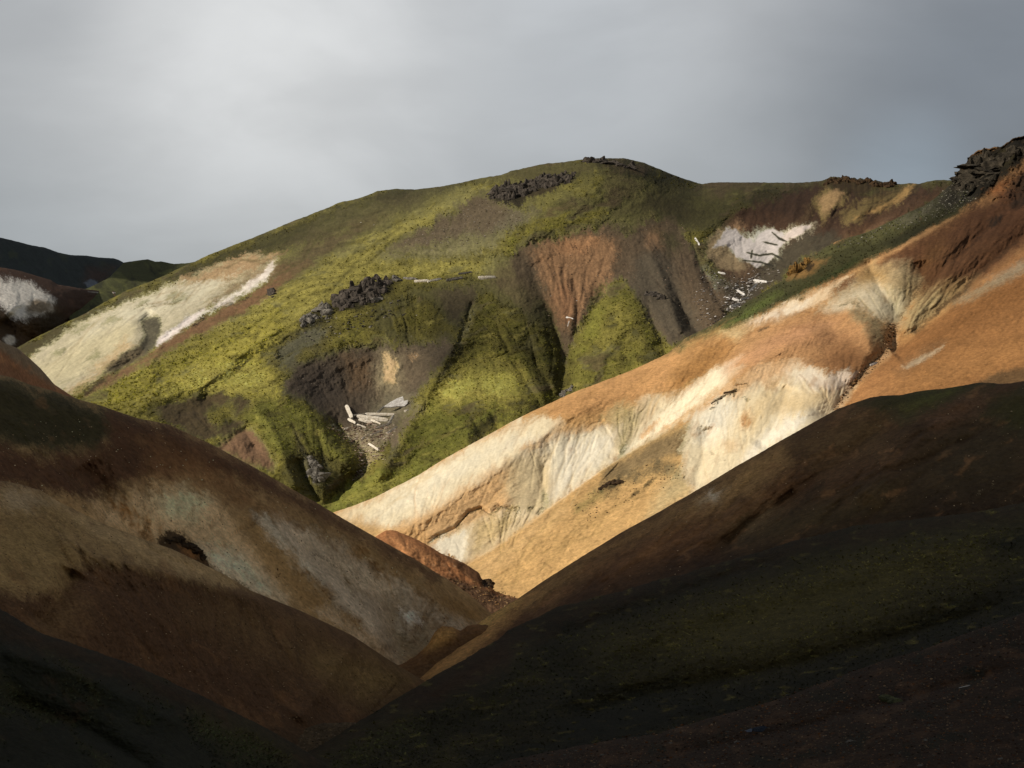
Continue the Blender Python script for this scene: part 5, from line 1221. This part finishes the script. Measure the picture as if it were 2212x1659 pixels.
def scatter(name, label, L, poly_, n, smin, smax, cols, seed, flat=0.7, mat=None, long_=1.0, pw=2.5):
    """a field of stones nobody could count"""
    rs = np.random.RandomState(seed)
    x0, x1 = min(p[0] for p in poly_), max(p[0] for p in poly_); y0, y1 = min(p[1] for p in poly_), max(p[1] for p in poly_)
    X = rs.uniform(x0, x1, n * 4); Y = rs.uniform(y0, y1, n * 4)
    ok = psd(poly_, X, Y) + 5 * fbm(X / 12, Y / 12, 3, seed) > 0
    X, Y = X[ok][:n], Y[ok][:n]; m = len(X)
    P, _, D = sample(L, X, Y)
    sz = (smin + (smax - smin) * rs.rand(m) ** pw) * D / F / 2
    shapes = [rock_verts(rs, 1, 9)[0] for _ in range(12)]
    f = ICO[1][1]; nv = len(ICO[1][0])
    V = np.empty((m, nv, 3)); C_ = np.empty((m, nv, 4)); cl = np.array([hexlin(h) for h in cols]) / L.k
    for i in range(m):
        s_ = shapes[i % 12]; a_ = rs.uniform(0, 6.28); ca, sa = math.cos(a_), math.sin(a_)
        q = s_ * np.array([1.0 * (1 + (long_ - 1) * rs.rand()), 1.0, flat]) * sz[i]
        V[i] = np.stack([q[:, 0] * ca - q[:, 1] * sa, q[:, 0] * sa + q[:, 1] * ca, q[:, 2]], -1) + P[i] + [0, 0, sz[i] * 0.25]
        C_[i, :, :3] = np.clip(cl[rs.randint(len(cl))] * rs.uniform(0.7, 1.2), 0.004, 0.8); C_[i, :, 3] = 0.6
    Fc = (f[None] + (np.arange(m) * nv)[:, None, None]).reshape(-1, 3)
    c0 = V.reshape(-1, 3).mean(0)
    o = link_mesh(name, V.reshape(-1, 3) - c0, Fc, mat or SOIL); o.location = c0
    at_ = o.data.attributes.new('soil', 'FLOAT_COLOR', 'POINT'); at_.data.foreach_set('color', C_.astype(np.float32).ravel())
    return tag(o, label, None, None, 'stuff')


def tufts(name, label, L, n, seed, hP, wP, gate, mat, tint=1.0, box_=None, lean=0.4):
    """low moss and grass: little leaning blades, coloured like the ground they grow on"""
    rs = np.random.RandomState(seed)
    x0, x1 = box_ if box_ else (max(L.xs[0], -20), min(L.xs[-1], 2232))
    X = rs.uniform(x0, x1, n); i = np.clip(((X - L.xs[0]) / (L.xs[1] - L.xs[0])).astype(int), 0, L.nx - 1)
    t = rs.rand(n); Y = L.cy[i] + 3 + t * (L.by[i] - L.cy[i] - 3)
    P, C, D = sample(L, X, Y)
    g_ = L.green(); j = np.clip((t * (L.ny - 1)).astype(int), 0, L.ny - 1)
    ok = g_[j, i] > gate * rs.rand(n) + 0.1
    ok &= fbm(X / 9, Y / 6, 3, seed) + 0.35 > rs.rand(n) * 0.7
    P, C, D = P[ok], C[ok], D[ok]; m = len(P)
    s_ = D / F
    h = hP * s_ * rs.uniform(0.5, 1.4, m); w = wP * s_ * rs.uniform(0.6, 1.4, m)
    a_ = rs.uniform(0, math.pi, m); dx, dy = np.cos(a_) * w, np.sin(a_) * w * 0.6
    lx, ly = rs.normal(0, lean, m) * h, rs.normal(0, lean, m) * h
    Z = np.zeros(m)
    V = np.stack([P + np.stack([-dx, -dy, Z - 0.15 * h], -1), P + np.stack([dx, dy, Z - 0.15 * h], -1), P + np.stack([dx * 0.5 + lx, dy * 0.5 + ly, h], -1), P + np.stack([-dx * 0.6 + lx, -dy * 0.6 + ly, h * 0.8], -1)], 1)
    k_ = rs.uniform(0.7, 1.35, m)[:, None] * tint
    g2 = np.array([1.07, 0.95, 1.0])
    Cc = np.clip(C * g2 * k_, 0.004, 0.8)
    C4 = np.ones((m, 4, 4)); C4[:, :, :3] = Cc[:, None]; C4[..., 3] = 0.0
    me = bpy.data.meshes.new(name); c0 = P.mean(0)
    me.vertices.add(m * 4); me.vertices.foreach_set('co', (V - c0).astype(np.float32).ravel())
    me.loops.add(m * 4); me.loops.foreach_set('vertex_index', np.arange(m * 4, dtype=np.int32))
    me.polygons.add(m); me.polygons.foreach_set('loop_start', np.arange(0, m * 4, 4, dtype=np.int32)); me.update(calc_edges=True)
    at_ = me.attributes.new('soil', 'FLOAT_COLOR', 'POINT'); at_.data.foreach_set('color', C4.astype(np.float32).ravel())
    me.materials.append(mat)
    o = bpy.data.objects.new(name, me); SC.collection.objects.link(o); o.location = c0
    return tag(o, label, None, None, 'stuff')


MT, RG = LAYERS['mountain'], LAYERS['clay_ridge']
NS = NEARS
M_grey = simple_mat('grey_rock', '7a746a', 0.5, 0.5, 0.9, '37332c')
M_dark = simple_mat('dark_rock', '504840', 0.5, 0.35, 1.0, '24201a')
M_crag = simple_mat('crag_rock', '3e372c', 0.5, 0.3, 0.9, '1c1812')
M_pale = simple_mat('pale_slab', 'e2dacb', 0.2, 1.2, 0.4, 'b5a68e')
M_white = simple_mat('white_slab', 'd8d4cc', 0.2, 1.2, 0.4, 'a8a098')
M_tan = simple_mat('tan_stone', 'a5845c', 0.4, 1.0, 0.7, '5a4228')
M_brown = simple_mat('brown_rock', '4a3824', 0.4, 1.0, 0.9, '1e150c')
M_ochre = simple_mat('ochre_rock', '94703a', 0.4, 0.8, 0.9, '2c2214')

rs_ = random.Random(5)


def bits(pts, n, w, h, jit=(6, 4)):
    """knobs strewn along a line of picture places"""
    out_ = []
    for i in range(n):
        t = (i + rs_.random()) / n * (len(pts) - 1); k = min(int(t), len(pts) - 2); u = t - k
        x = pts[k][0] * (1 - u) + pts[k + 1][0] * u; y = pts[k][1] * (1 - u) + pts[k + 1][1] * u
        out_.append((x + rs_.uniform(-jit[0], jit[0]), y + rs_.uniform(-jit[1], jit[1]), w * (0.45 + 1.1 * rs_.random() ** 2), h * (0.45 + 1.0 * rs_.random() ** 2)))
    return out_


outcrop('rock_outcrop', 'small grey rock in bright moss, lowest of the outcrops above the big brown scar', MT, [(664, 690, 11, 12), (658, 702, 6, 10), (672, 697, 11, 9), (655, 708, 4, 6), (680, 686, 7, 5)], M_grey, 1, 'rock outcrop')
outcrop('rock_outcrop', 'upright split grey rock between the small rock and the long jagged outcrop', MT, [(700, 667, 7, 15), (708, 672, 9, 13), (698, 682, 5, 11), (705, 690, 4, 5), (695, 660, 6, 7)], M_grey, 2, 'rock outcrop')
outcrop('rock_outcrop', 'long jagged dark grey outcrop on the mossy slope, largest above the big brown scar', MT,
        bits([(735, 650), (760, 640), (790, 628), (830, 622)], 34, 9, 13, (5, 8)) + bits([(728, 668), (760, 662), (800, 650), (822, 642)], 26, 8, 10, (5, 6)) + bits([(778, 614), (810, 608), (848, 607)], 18, 7, 6, (4, 3)), M_dark, 3, 'rock outcrop', sink=0.6)
outcrop('rock', 'pale grey rounded boulder at the right end of the long jagged outcrop', MT, [(855, 605, 9, 7), (862, 608, 8, 5)], M_grey, 4, 'boulder')
outcrop('rock', 'flat grey slab rock leaning under the long jagged outcrop', MT, [(806, 652, 13, 8), (818, 648, 8, 6)], M_grey, 5, 'boulder')
outcrop('rock', 'small dark rock alone in the moss above the bright slope, left of the outcrops', MT, [(588, 633, 8, 7), (590, 643, 4, 3), (583, 637, 4, 4)], M_dark, 6, 'boulder')
outcrop('cliff', 'dark columned rock cliff under the rounded summit', MT, bits([(1062, 426), (1090, 430), (1112, 430), (1150, 415), (1185, 403), (1232, 392)], 60, 8, 10, (4, 6)) + bits([(1066, 412), (1110, 402), (1170, 390), (1245, 376)], 40, 5, 8, (4, 4)), M_dark, 7, 'cliff', sink=0.95)
outcrop('rock_outcrop', 'dark rocks breaking through the turf along the summit skyline', MT, bits([(1262, 356), (1300, 352), (1330, 356), (1370, 362)], 14, 7, 6, (4, 5)), M_dark, 8, 'rock outcrop')
outcrop('rock_outcrop', 'brown crumbling rocks along the saddle skyline above the ochre streaks', MT, bits([(1785, 396), (1820, 393), (1860, 396), (1900, 400), (1935, 404)], 26, 7, 8, (3, 5)), M_brown, 9, 'rock outcrop')
outcrop('rock_outcrop', 'grey broken rocks beside the dark ravine under the moss', MT, bits([(668, 990), (680, 1015), (690, 1035), (684, 1045)], 14, 8, 10, (6, 5)), M_grey, 10, 'rock outcrop')
outcrop('rock_outcrop', 'pale grey rocks where the middle gully meets the orange ridge', MT, bits([(1212, 858), (1225, 845), (1240, 838)], 10, 5, 4, (5, 4)), M_grey, 11, 'rock outcrop')
outcrop('rock_outcrop', 'dark rough outcrop in the brown scar right of the mossy spur', MT, bits([(1395, 640), (1420, 635), (1430, 648)], 8, 9, 7, (6, 5)), M_dark, 12, 'rock outcrop')
outcrop('rock_outcrop', 'ochre and black rock face set in the green shoulder of the ridge', RG, bits([(1706, 598), (1725, 585), (1745, 575)], 10, 9, 12, (5, 5)), M_ochre, 13, 'rock outcrop')
outcrop('crag', 'black craggy cliff on the skyline at the top of the ridge', RG, bits([(2084, 385), (2100, 358), (2122, 350), (2150, 352), (2185, 335), (2225, 322)], 60, 10, 13, (9, 14)) + bits([(2060, 410), (2090, 405), (2120, 400), (2150, 385)], 26, 8, 7, (6, 8)), M_crag, 14, 'crag', sink=0.7)
outcrop('rock_outcrop', 'dark pitted rocks on the tan spur below the cream slope', RG, bits([(1300, 1055), (1322, 1045), (1342, 1040)], 12, 6, 4, (6, 4)), M_brown, 15, 'rock outcrop')
outcrop('rock_outcrop', 'dark brown rock scab on the shaded clay slope behind the tan shoulder', NS[0], bits([(352, 1168), (380, 1165), (410, 1182), (438, 1205)], 18, 9, 6, (5, 6)), M_brown, 16, 'rock outcrop')
outcrop('boulder', 'dark rock in the small brown ridge where the two sunlit slopes meet', LAYERS['brown_ridge'], [(1050, 1258, 10, 7), (1058, 1266, 7, 5)], M_brown, 17, 'boulder')

SLB = 'broken pale slabs in the big brown scar'
for i, (pa, pb, w, lb) in enumerate((
        ((748, 876), (760, 903), 7, 'short pale slab standing on end at the left of the slab heap'),
        ((764, 897), (790, 894), 4, 'thin pale slab between the upright slab and the long top slab'),
        ((789, 894), (852, 895), 5, 'long pale slab lying level across the top of the slab heap'),
        ((771, 899), (838, 907), 8, 'widest long pale slab, just under the top slab of the heap'),
        ((850, 896), (837, 918), 4, 'short pale slab propping the right end of the heap'),
        ((775, 906), (804, 913), 6, 'short pale slab tucked under the widest slab'),
        ((744, 927), (778, 920), 5, 'pale slab lying low at the left foot of the heap'),
        ((771, 917), (790, 924), 4, 'small pale splinter crossing the low left slab'),
        ((782, 948), (826, 930), 5, 'pale slab lying alone in the rubble below the heap'),
        ((814, 892), (829, 877), 3, 'narrow pale strip below the big flat plate'),
        ((873, 889), (883, 885), 5, 'small white slab right of the heap under the big flat plate'),
        ((793, 903), (822, 916), 4, 'thin pale slab slanting down to the right under the heap'),
        ((812, 925), (846, 912), 4, 'pale slab lying at the right foot of the heap'),
        ((796, 958), (818, 972), 4, 'dull pale slab lowest in the rubble of the big brown scar'),
        ((836, 936), (858, 922), 4, 'pale slab at the right edge of the rubble'),
        ((752, 905), (768, 914), 5, 'stubby pale slab at the foot of the upright slab'))):
    slab('stone_slab', lb, MT, pa, pb, w * 1.15, M_pale, 30 + i, 0.9, 0.3, 'slab', SLB)
plate('stone_slab', 'big flat pale plate with an orange end above the slab heap', MT, [(829, 878), (842, 869), (856, 861), (870, 856), (873, 866), (881, 864), (880, 871), (874, 877), (858, 877), (844, 879)], M_white, 0.5, 2.0, 'slab', SLB)
WB = 'white slabs in the gully of the right-hand bowl'
for i, (pa, pb, w, lb) in enumerate((
        ((1628, 606), (1657, 610), 6, 'long curved white slab, highest right in the bowl gully'),
        ((1618, 630), (1636, 613), 4, 'slanting thin white slab below the curved one in the bowl gully'),
        ((1592, 628), (1609, 638), 6, 'white splayed slab in the middle of the bowl gully'),
        ((1600, 649), (1617, 643), 6, 'white slab beside the green shoulder of the ridge'),
        ((1582, 646), (1597, 651), 7, 'rounded white slab left of the one by the green shoulder'),
        ((1578, 664), (1598, 658), 8, 'lowest and thickest white slab in the bowl gully'),
        ((1551, 589), (1567, 592), 5, 'small white slab under the pale clay patch of the bowl'),
        ((1501, 514), (1511, 530), 4, 'narrow white slab up the dark gully left of the white bowl'),
        ((1223, 686), (1238, 690), 5, 'small white slab low in the orange scar gully'),
        ((1230, 694), (1227, 705), 3, 'thin white splinter under the slab of the orange scar gully'))):
    slab('stone_slab', lb, MT, pa, pb, w * 1.1, M_white, 50 + i, 0.2, 0.3, 'slab', WB if i < 8 else None)
LG = 'thin rock ledges at the edge of the moss'
for i, (pa, pb, w, lb) in enumerate((
        ((872, 601), (900, 603), 5, 'thin dark ledge joined to the pale boulder'), ((895, 608), (926, 606), 5, 'ragged pale ledge, longest of those above the brown slope'), ((924, 609), (953, 602), 5, 'pale ledge right of the longest one'),
        ((964, 606), (1000, 600), 6, 'grey ledge in the middle of the moss edge'), ((990, 592), (1020, 588), 4, 'thin brown ledge highest in the row'), ((1033, 600), (1071, 599), 6, 'flat grey ledge alone at the right end of the row'))):
    slab('rock_ledge', lb, MT, pa, pb, w * 1.3, M_grey if i in (0, 3, 4) else M_pale, 70 + i, 0.5, 0.5, 'ledge', LG)
slab('stone_slab', 'white slab among the brown boulders of the orange gully', RG, (1880, 789), (1895, 783), 5, M_white, 90, 0.8, 0.4, 'slab')
slab('stone_slab', 'dark crust plate lifted from the cream clay, the larger', RG, (1563, 850), (1590, 845), 6, M_brown, 91, 0.3, 0.3, 'crust plate')
slab('stone_slab', 'narrow dark crust plate below the larger one on cream clay', RG, (1536, 873), (1560, 860), 4, M_brown, 92, 0.3, 0.3, 'crust plate')

# boulders down the rocky gully, one by one
path = [(1922, 705), (1928, 728), (1926, 750), (1905, 768), (1885, 790), (1862, 812), (1842, 828), (1822, 862), (1806, 886)]
for i in range(46):
    x, y, w, h = bits(path, 1, 4.2, 3.0, (8, 4))[0] if i % 3 else bits(path, 1, 6.0, 4.0, (4, 3))[0]
    outcrop('boulder', 'brown boulder among many like it in the rocky gully of the orange slope', RG, [(x, y, w, h)], M_tan if i % 2 else M_brown, 200 + i, 'boulder', 'boulders in the rocky gully', 2, 1.1)
for i, (x, y) in enumerate(((808, 487), (812, 564), (780, 481), (1024, 480), (1078, 491), (1190, 640), (1246, 650), (1050, 585), (900, 682), (865, 682), (900, 768))):
    outcrop('boulder', 'small pale stone lying alone on the mossy mountainside', MT, [(x, y, 2.2, 1.6)], M_white, 300 + i, 'stone', 'pale stones on the mountainside', 2, 1.0)
GV = LAYERS['gravel_slope']; MO = NS[3]
outcrop('boulder', 'mossy rounded boulder on the dark gravel, largest there', GV, [(1922, 1516, 19, 9), (1935, 1518, 14, 7)], simple_mat('mossy_stone', '545436', 0.4, 2.0, 0.6, '23241a'), 400, 'boulder')
outcrop('boulder', 'pale blue-grey stone low on the dark gravel slope', GV, [(1618, 1582, 8, 5)], simple_mat('blue_stone', '5c6470', 0.3, 2.0), 401, 'boulder')
outcrop('boulder', 'dark blue-grey boulder beside the pale blue-grey stone', GV, [(1643, 1580, 13, 8)], simple_mat('slate_stone', '2b3038', 0.3, 2.0), 402, 'boulder')
slab('stone_slab', 'thin pale streak of stone on the upper dark gravel', GV, (2072, 1487), (2096, 1481), 4, M_white, 403, 0.3, 0.3, 'stone')
for i, (x, y, w) in enumerate(((1770, 1535, 6), (1590, 1604, 8), (1530, 1601, 4), (1448, 1606, 5), (1350, 1611, 4), (1836, 1603, 12), (1300, 1632, 5), (1404, 1645, 4), (2000, 1600, 6), (2110, 1560, 5), (2160, 1640, 8), (1990, 1655, 9), (1700, 1640, 6), (1560, 1650, 5))):
    outcrop('boulder', 'grey stone half sunk in the dark gravel slope', GV, [(x, y, w, w * 0.6)], M_grey, 410 + i, 'stone', 'stones on the dark gravel slope', 2, 1.0)

# fields of small stones
scatter('rubble', 'splintered pale rubble filling the foot of the big brown scar', MT, [(735, 925), (770, 915), (850, 918), (860, 935), (835, 960), (835, 990), (805, 1005), (775, 1040), (760, 1045), (775, 1000), (760, 960), (700, 920)], 1100, 1.5, 8, ['a08b76', '7a6454', 'b8a894', '584638'], 21, 0.5, long_=2.4)
scatter('rubble', 'dark and white rubble in the gully of the right-hand bowl', MT, [(1530, 580), (1600, 600), (1660, 570), (1690, 590), (1640, 630), (1590, 680), (1550, 710), (1510, 700), (1490, 640)], 900, 1.2, 6, ['4a4038', '6a5e54', '8a8078', 'c8c0b8', '3a302a'], 22, 0.5, long_=2.0)
scatter('rubble', 'bright white rubble beside the green shoulder in the bowl gully', MT, [(1570, 610), (1640, 590), (1650, 612), (1615, 650), (1590, 680), (1565, 670)], 260, 1.5, 8, ['d0cac2', 'b0a8a0', '8a8078'], 34, 0.5, long_=2.2)
scatter('scree', 'grey scree under the dark summit cliff', MT, [(1050, 425), (1150, 448), (1150, 470), (1100, 505), (1040, 525), (900, 545), (830, 560), (900, 500), (980, 460)], 1500, 1.2, 5, ['6e6050', '857868', '544636', '9a8e7e'], 23, 0.6)
scatter('scree', 'dark blocks fallen below the long jagged outcrop', MT, [(650, 700), (720, 670), (800, 665), (860, 640), (880, 680), (800, 710), (700, 740), (620, 750)], 260, 1.5, 9, ['5a544a', '3c3832', '7a7468'], 35, 0.7)
scatter('scree', 'brown stones in the scar slopes of the mountain', MT, [(1130, 530), (1330, 480), (1480, 480), (1560, 600), (1570, 690), (1440, 740), (1380, 650), (1300, 620), (1225, 790), (1180, 680)], 900, 1.0, 4, ['6a5244', '8a6c58', '4a382e', '9c8878'], 24, 0.6)
scatter('scree', 'grey stones on the slope below the long outcrop', MT, [(580, 770), (640, 715), (730, 700), (760, 690), (900, 700), (980, 740), (900, 800), (720, 860), (620, 850)], 800, 1.0, 4, ['6a6058', '867c70', '4a4038'], 25, 0.6)
scatter('scree', 'grey scree running down the green shoulder from the crag', RG, [(2066, 392), (2110, 430), (2060, 460), (1990, 480), (1920, 505), (1850, 530), (1800, 540), (1860, 512), (1930, 478), (2000, 446), (2046, 408)], 1500, 1.2, 6, ['6c6658', '8c8678', '4a463a', '5a5a3a'], 26, 0.6)
scatter('rubble', 'brown rubble between the boulders of the rocky gully', RG, [(1915, 700), (1940, 700), (1940, 750), (1890, 800), (1850, 830), (1810, 890), (1798, 888), (1840, 820), (1900, 765)], 900, 1.2, 6, ['a0784e', '6a4c30', 'c8a078', '40301e'], 27, 0.6)
scatter('scree', 'dark stones strewn over the tan spur', RG, [(1240, 1090), (1310, 1040), (1380, 1005), (1480, 1000), (1490, 1030), (1420, 1060), (1330, 1100), (1270, 1130)], 600, 1.0, 5, ['5a4830', '3c3020', '8a7050'], 28, 0.6)
scatter('scree', 'loose brown stones on the orange slope', RG, [(1990, 700), (2230, 560), (2230, 820), (1984, 845), (1850, 862)], 900, 0.8, 3.2, ['b07c4a', '7a5230', 'd0a070'], 29, 0.6)
scatter('gravel', 'pale gravel of the dry stream bed', LAYERS['stream_bed'], [(440, 1640), (576, 1594), (700, 1564), (780, 1562), (780, 1620), (600, 1700), (440, 1700)], 1500, 1.5, 6, ['201a14', '2e271e', '3c342a', '1a140f'], 31, 0.6, NEAR)
scatter('gravel', 'dark brown gravel of the nearest slope', GV, [(1040, 1662), (1248, 1612), (1553, 1547), (1902, 1430), (2212, 1325), (2230, 1670), (1000, 1670)], 9000, 1.6, 8, ['1c130c', '281a10', '34241a', '150f0a', '4a3a2a', '3a220f', '2a2a26'], 32, 0.55, NEAR, pw=3.5)
scatter('gravel', 'dark rubble at the foot of the small brown ridge', LAYERS['brown_ridge'], [(960, 1250), (1040, 1255), (1118, 1293), (1130, 1330), (1060, 1310), (990, 1280)], 700, 1.2, 5, ['5a4028', '8a6840', '382818', '9c8058'], 33, 0.6)
scatter('scree', 'loose stones on the shaded clay slope at the left', NS[0], [(0, 900), (300, 900), (700, 1100), (1000, 1290), (1000, 1360), (870, 1420), (540, 1260), (0, 1040)], 1300, 1.0, 4.5, ['5a4a34', '2c2014', '7a6c54', '3a2a1a'], 36, 0.6)
scatter('scree', 'loose stones on the shaded brown slope at the right', NS[1], [(1110, 1310), (1500, 1070), (1800, 890), (2212, 830), (2212, 1080), (1700, 1170), (1380, 1270), (1150, 1330)], 1500, 1.0, 4.5, ['4a3a26', '1c140c', '625440', '2c2014'], 37, 0.6)
scatter('scree', 'loose stones on the brown slope at the lower left', NS[2], [(0, 1060), (540, 1285), (900, 1470), (700, 1560), (560, 1560), (300, 1430), (0, 1300)], 1300, 1.0, 4.5, ['4a3c28', '1a120a', '5c4e3a', '30231a'], 38, 0.6, NEAR)
tufts('moss', 'low moss and grass on the sunlit mountain', MT, 150000, 51, 2.4, 1.7, 0.6, SOIL, 1.0, None, 0.8)
tufts('grass', 'dark grass on the near mossy slope', NS[3], 60000, 52, 3.0, 2.2, 0.3, NEAR, 2.3, None, 1.3)
tufts('grass', 'dark grass on the mossy slope at the left corner', NS[4], 26000, 53, 3.4, 2.4, 0.3, NEAR, 2.2, None, 1.3)
tufts('grass', 'short grass along the green shoulder of the ridge', RG, 60000, 54, 2.4, 1.6, 0.5, SOIL, 1.1, (1400, 2232))
#@@END@@
# ================================================================ unseen clouds, shaped to block the sun from the near slopes and far hills
def cloud(name, pts, h, thick, seed, label):
    """pts: outline (x, y) on the ground of the shade, lifted along the sun's direction to height h"""
    off = SUN * (h / SUN.z)
    P = np.array(pts, float)
    cxy = P.mean(0)
    n = 64
    # outline resampled
    seg = np.r_[P, P[:1]]
    dl = np.r_[0, np.cumsum(np.hypot(*np.diff(seg, axis=0).T))]
    t = np.linspace(0, dl[-1], n, endpoint=False)
    ox = np.interp(t, dl, seg[:, 0]); oy = np.interp(t, dl, seg[:, 1])
    rings = []
    for r, zz in ((0.0, -0.5), (0.35, -0.52), (0.7, -0.5), (0.9, -0.36), (1.0, 0.0), (0.93, 0.42), (0.75, 0.75), (0.4, 0.95), (0.0, 1.0)):
        q = np.arange(n)
        bump = fbm(ox / 90 + zz * 3, oy / 90 + r * 3, 4, seed)
        x = cxy[0] + (ox - cxy[0]) * r + off.x; y = cxy[1] + (oy - cxy[1]) * r + off.y
        z = h + zz * thick * (1 + 0.35 * bump)
        rings.append(np.stack([x, y, z], -1))
    V = np.array(rings); R = len(rings)
    faces = []
    for i in range(R - 1):
        for j in range(n):
            faces.append((i * n + j, (i + 1) * n + j, (i + 1) * n + (j + 1) % n, i * n + (j + 1) % n))
    me = bpy.data.meshes.new(name); me.from_pydata(V.reshape(-1, 3).tolist(), [], faces); me.update()
    for p in me.polygons: p.use_smooth = True
    m = bpy.data.materials.new('cloud_vapour'); m.use_nodes = True
    b = m.node_tree.nodes['Principled BSDF']; q = NT(m.node_tree)
    tcn = q.n('ShaderNodeTexCoord')
    q.l(q.mix(q.noise(tcn.outputs['Object'], 0.01, 5), (0.16, 0.165, 0.175), (0.26, 0.26, 0.27)), b.inputs['Base Color'])
    b.inputs['Roughness'].default_value = 1.0
    me.materials.append(m)
    o = bpy.data.objects.new(name, me); SC.collection.objects.link(o)
    o['kind'] = 'structure'; o['label'] = label
    return o


cloud('cloud', [(-420, -300), (-300, 430), (-150, 436), (0, 436), (150, 448), (330, 452), (480, 430), (520, -300)], 620, 60, 5, 'unseen dark grey cloud shaped to shade the near slopes')
cloud('cloud', [(-1500, 1330), (-700, 1290), (-430, 1360), (-330, 1390), (-150, 1400), (-100, 2300), (-1500, 2300)], 900, 80, 9, 'unseen dark grey cloud added to dim the far left hills')

# the ground that lies under all the hills, out to the horizon
gm_ = ground_mat('valley_ground', 0.3, 0.3, 0.2)
n = 40
xs = np.linspace(-9000, 9000, n); ys = np.linspace(-600, 16000, n)
vv = [(x, y, -95 + 4 * math.sin(x * 0.003) * math.cos(y * 0.002)) for y in ys for x in xs]
ff = [(j * n + i, j * n + i + 1, (j + 1) * n + i + 1, (j + 1) * n + i) for j in range(n - 1) for i in range(n - 1)]
me = bpy.data.meshes.new('ground'); me.from_pydata(vv, [], ff); me.update()
at = me.attributes.new('soil', 'FLOAT_COLOR', 'POINT')
at.data.foreach_set('color', np.tile(np.array([0.06, 0.05, 0.03, 1.0], np.float32), n * n))
me.materials.append(gm_)
go = bpy.data.objects.new('ground', me); SC.collection.objects.link(go); go['kind'] = 'structure'
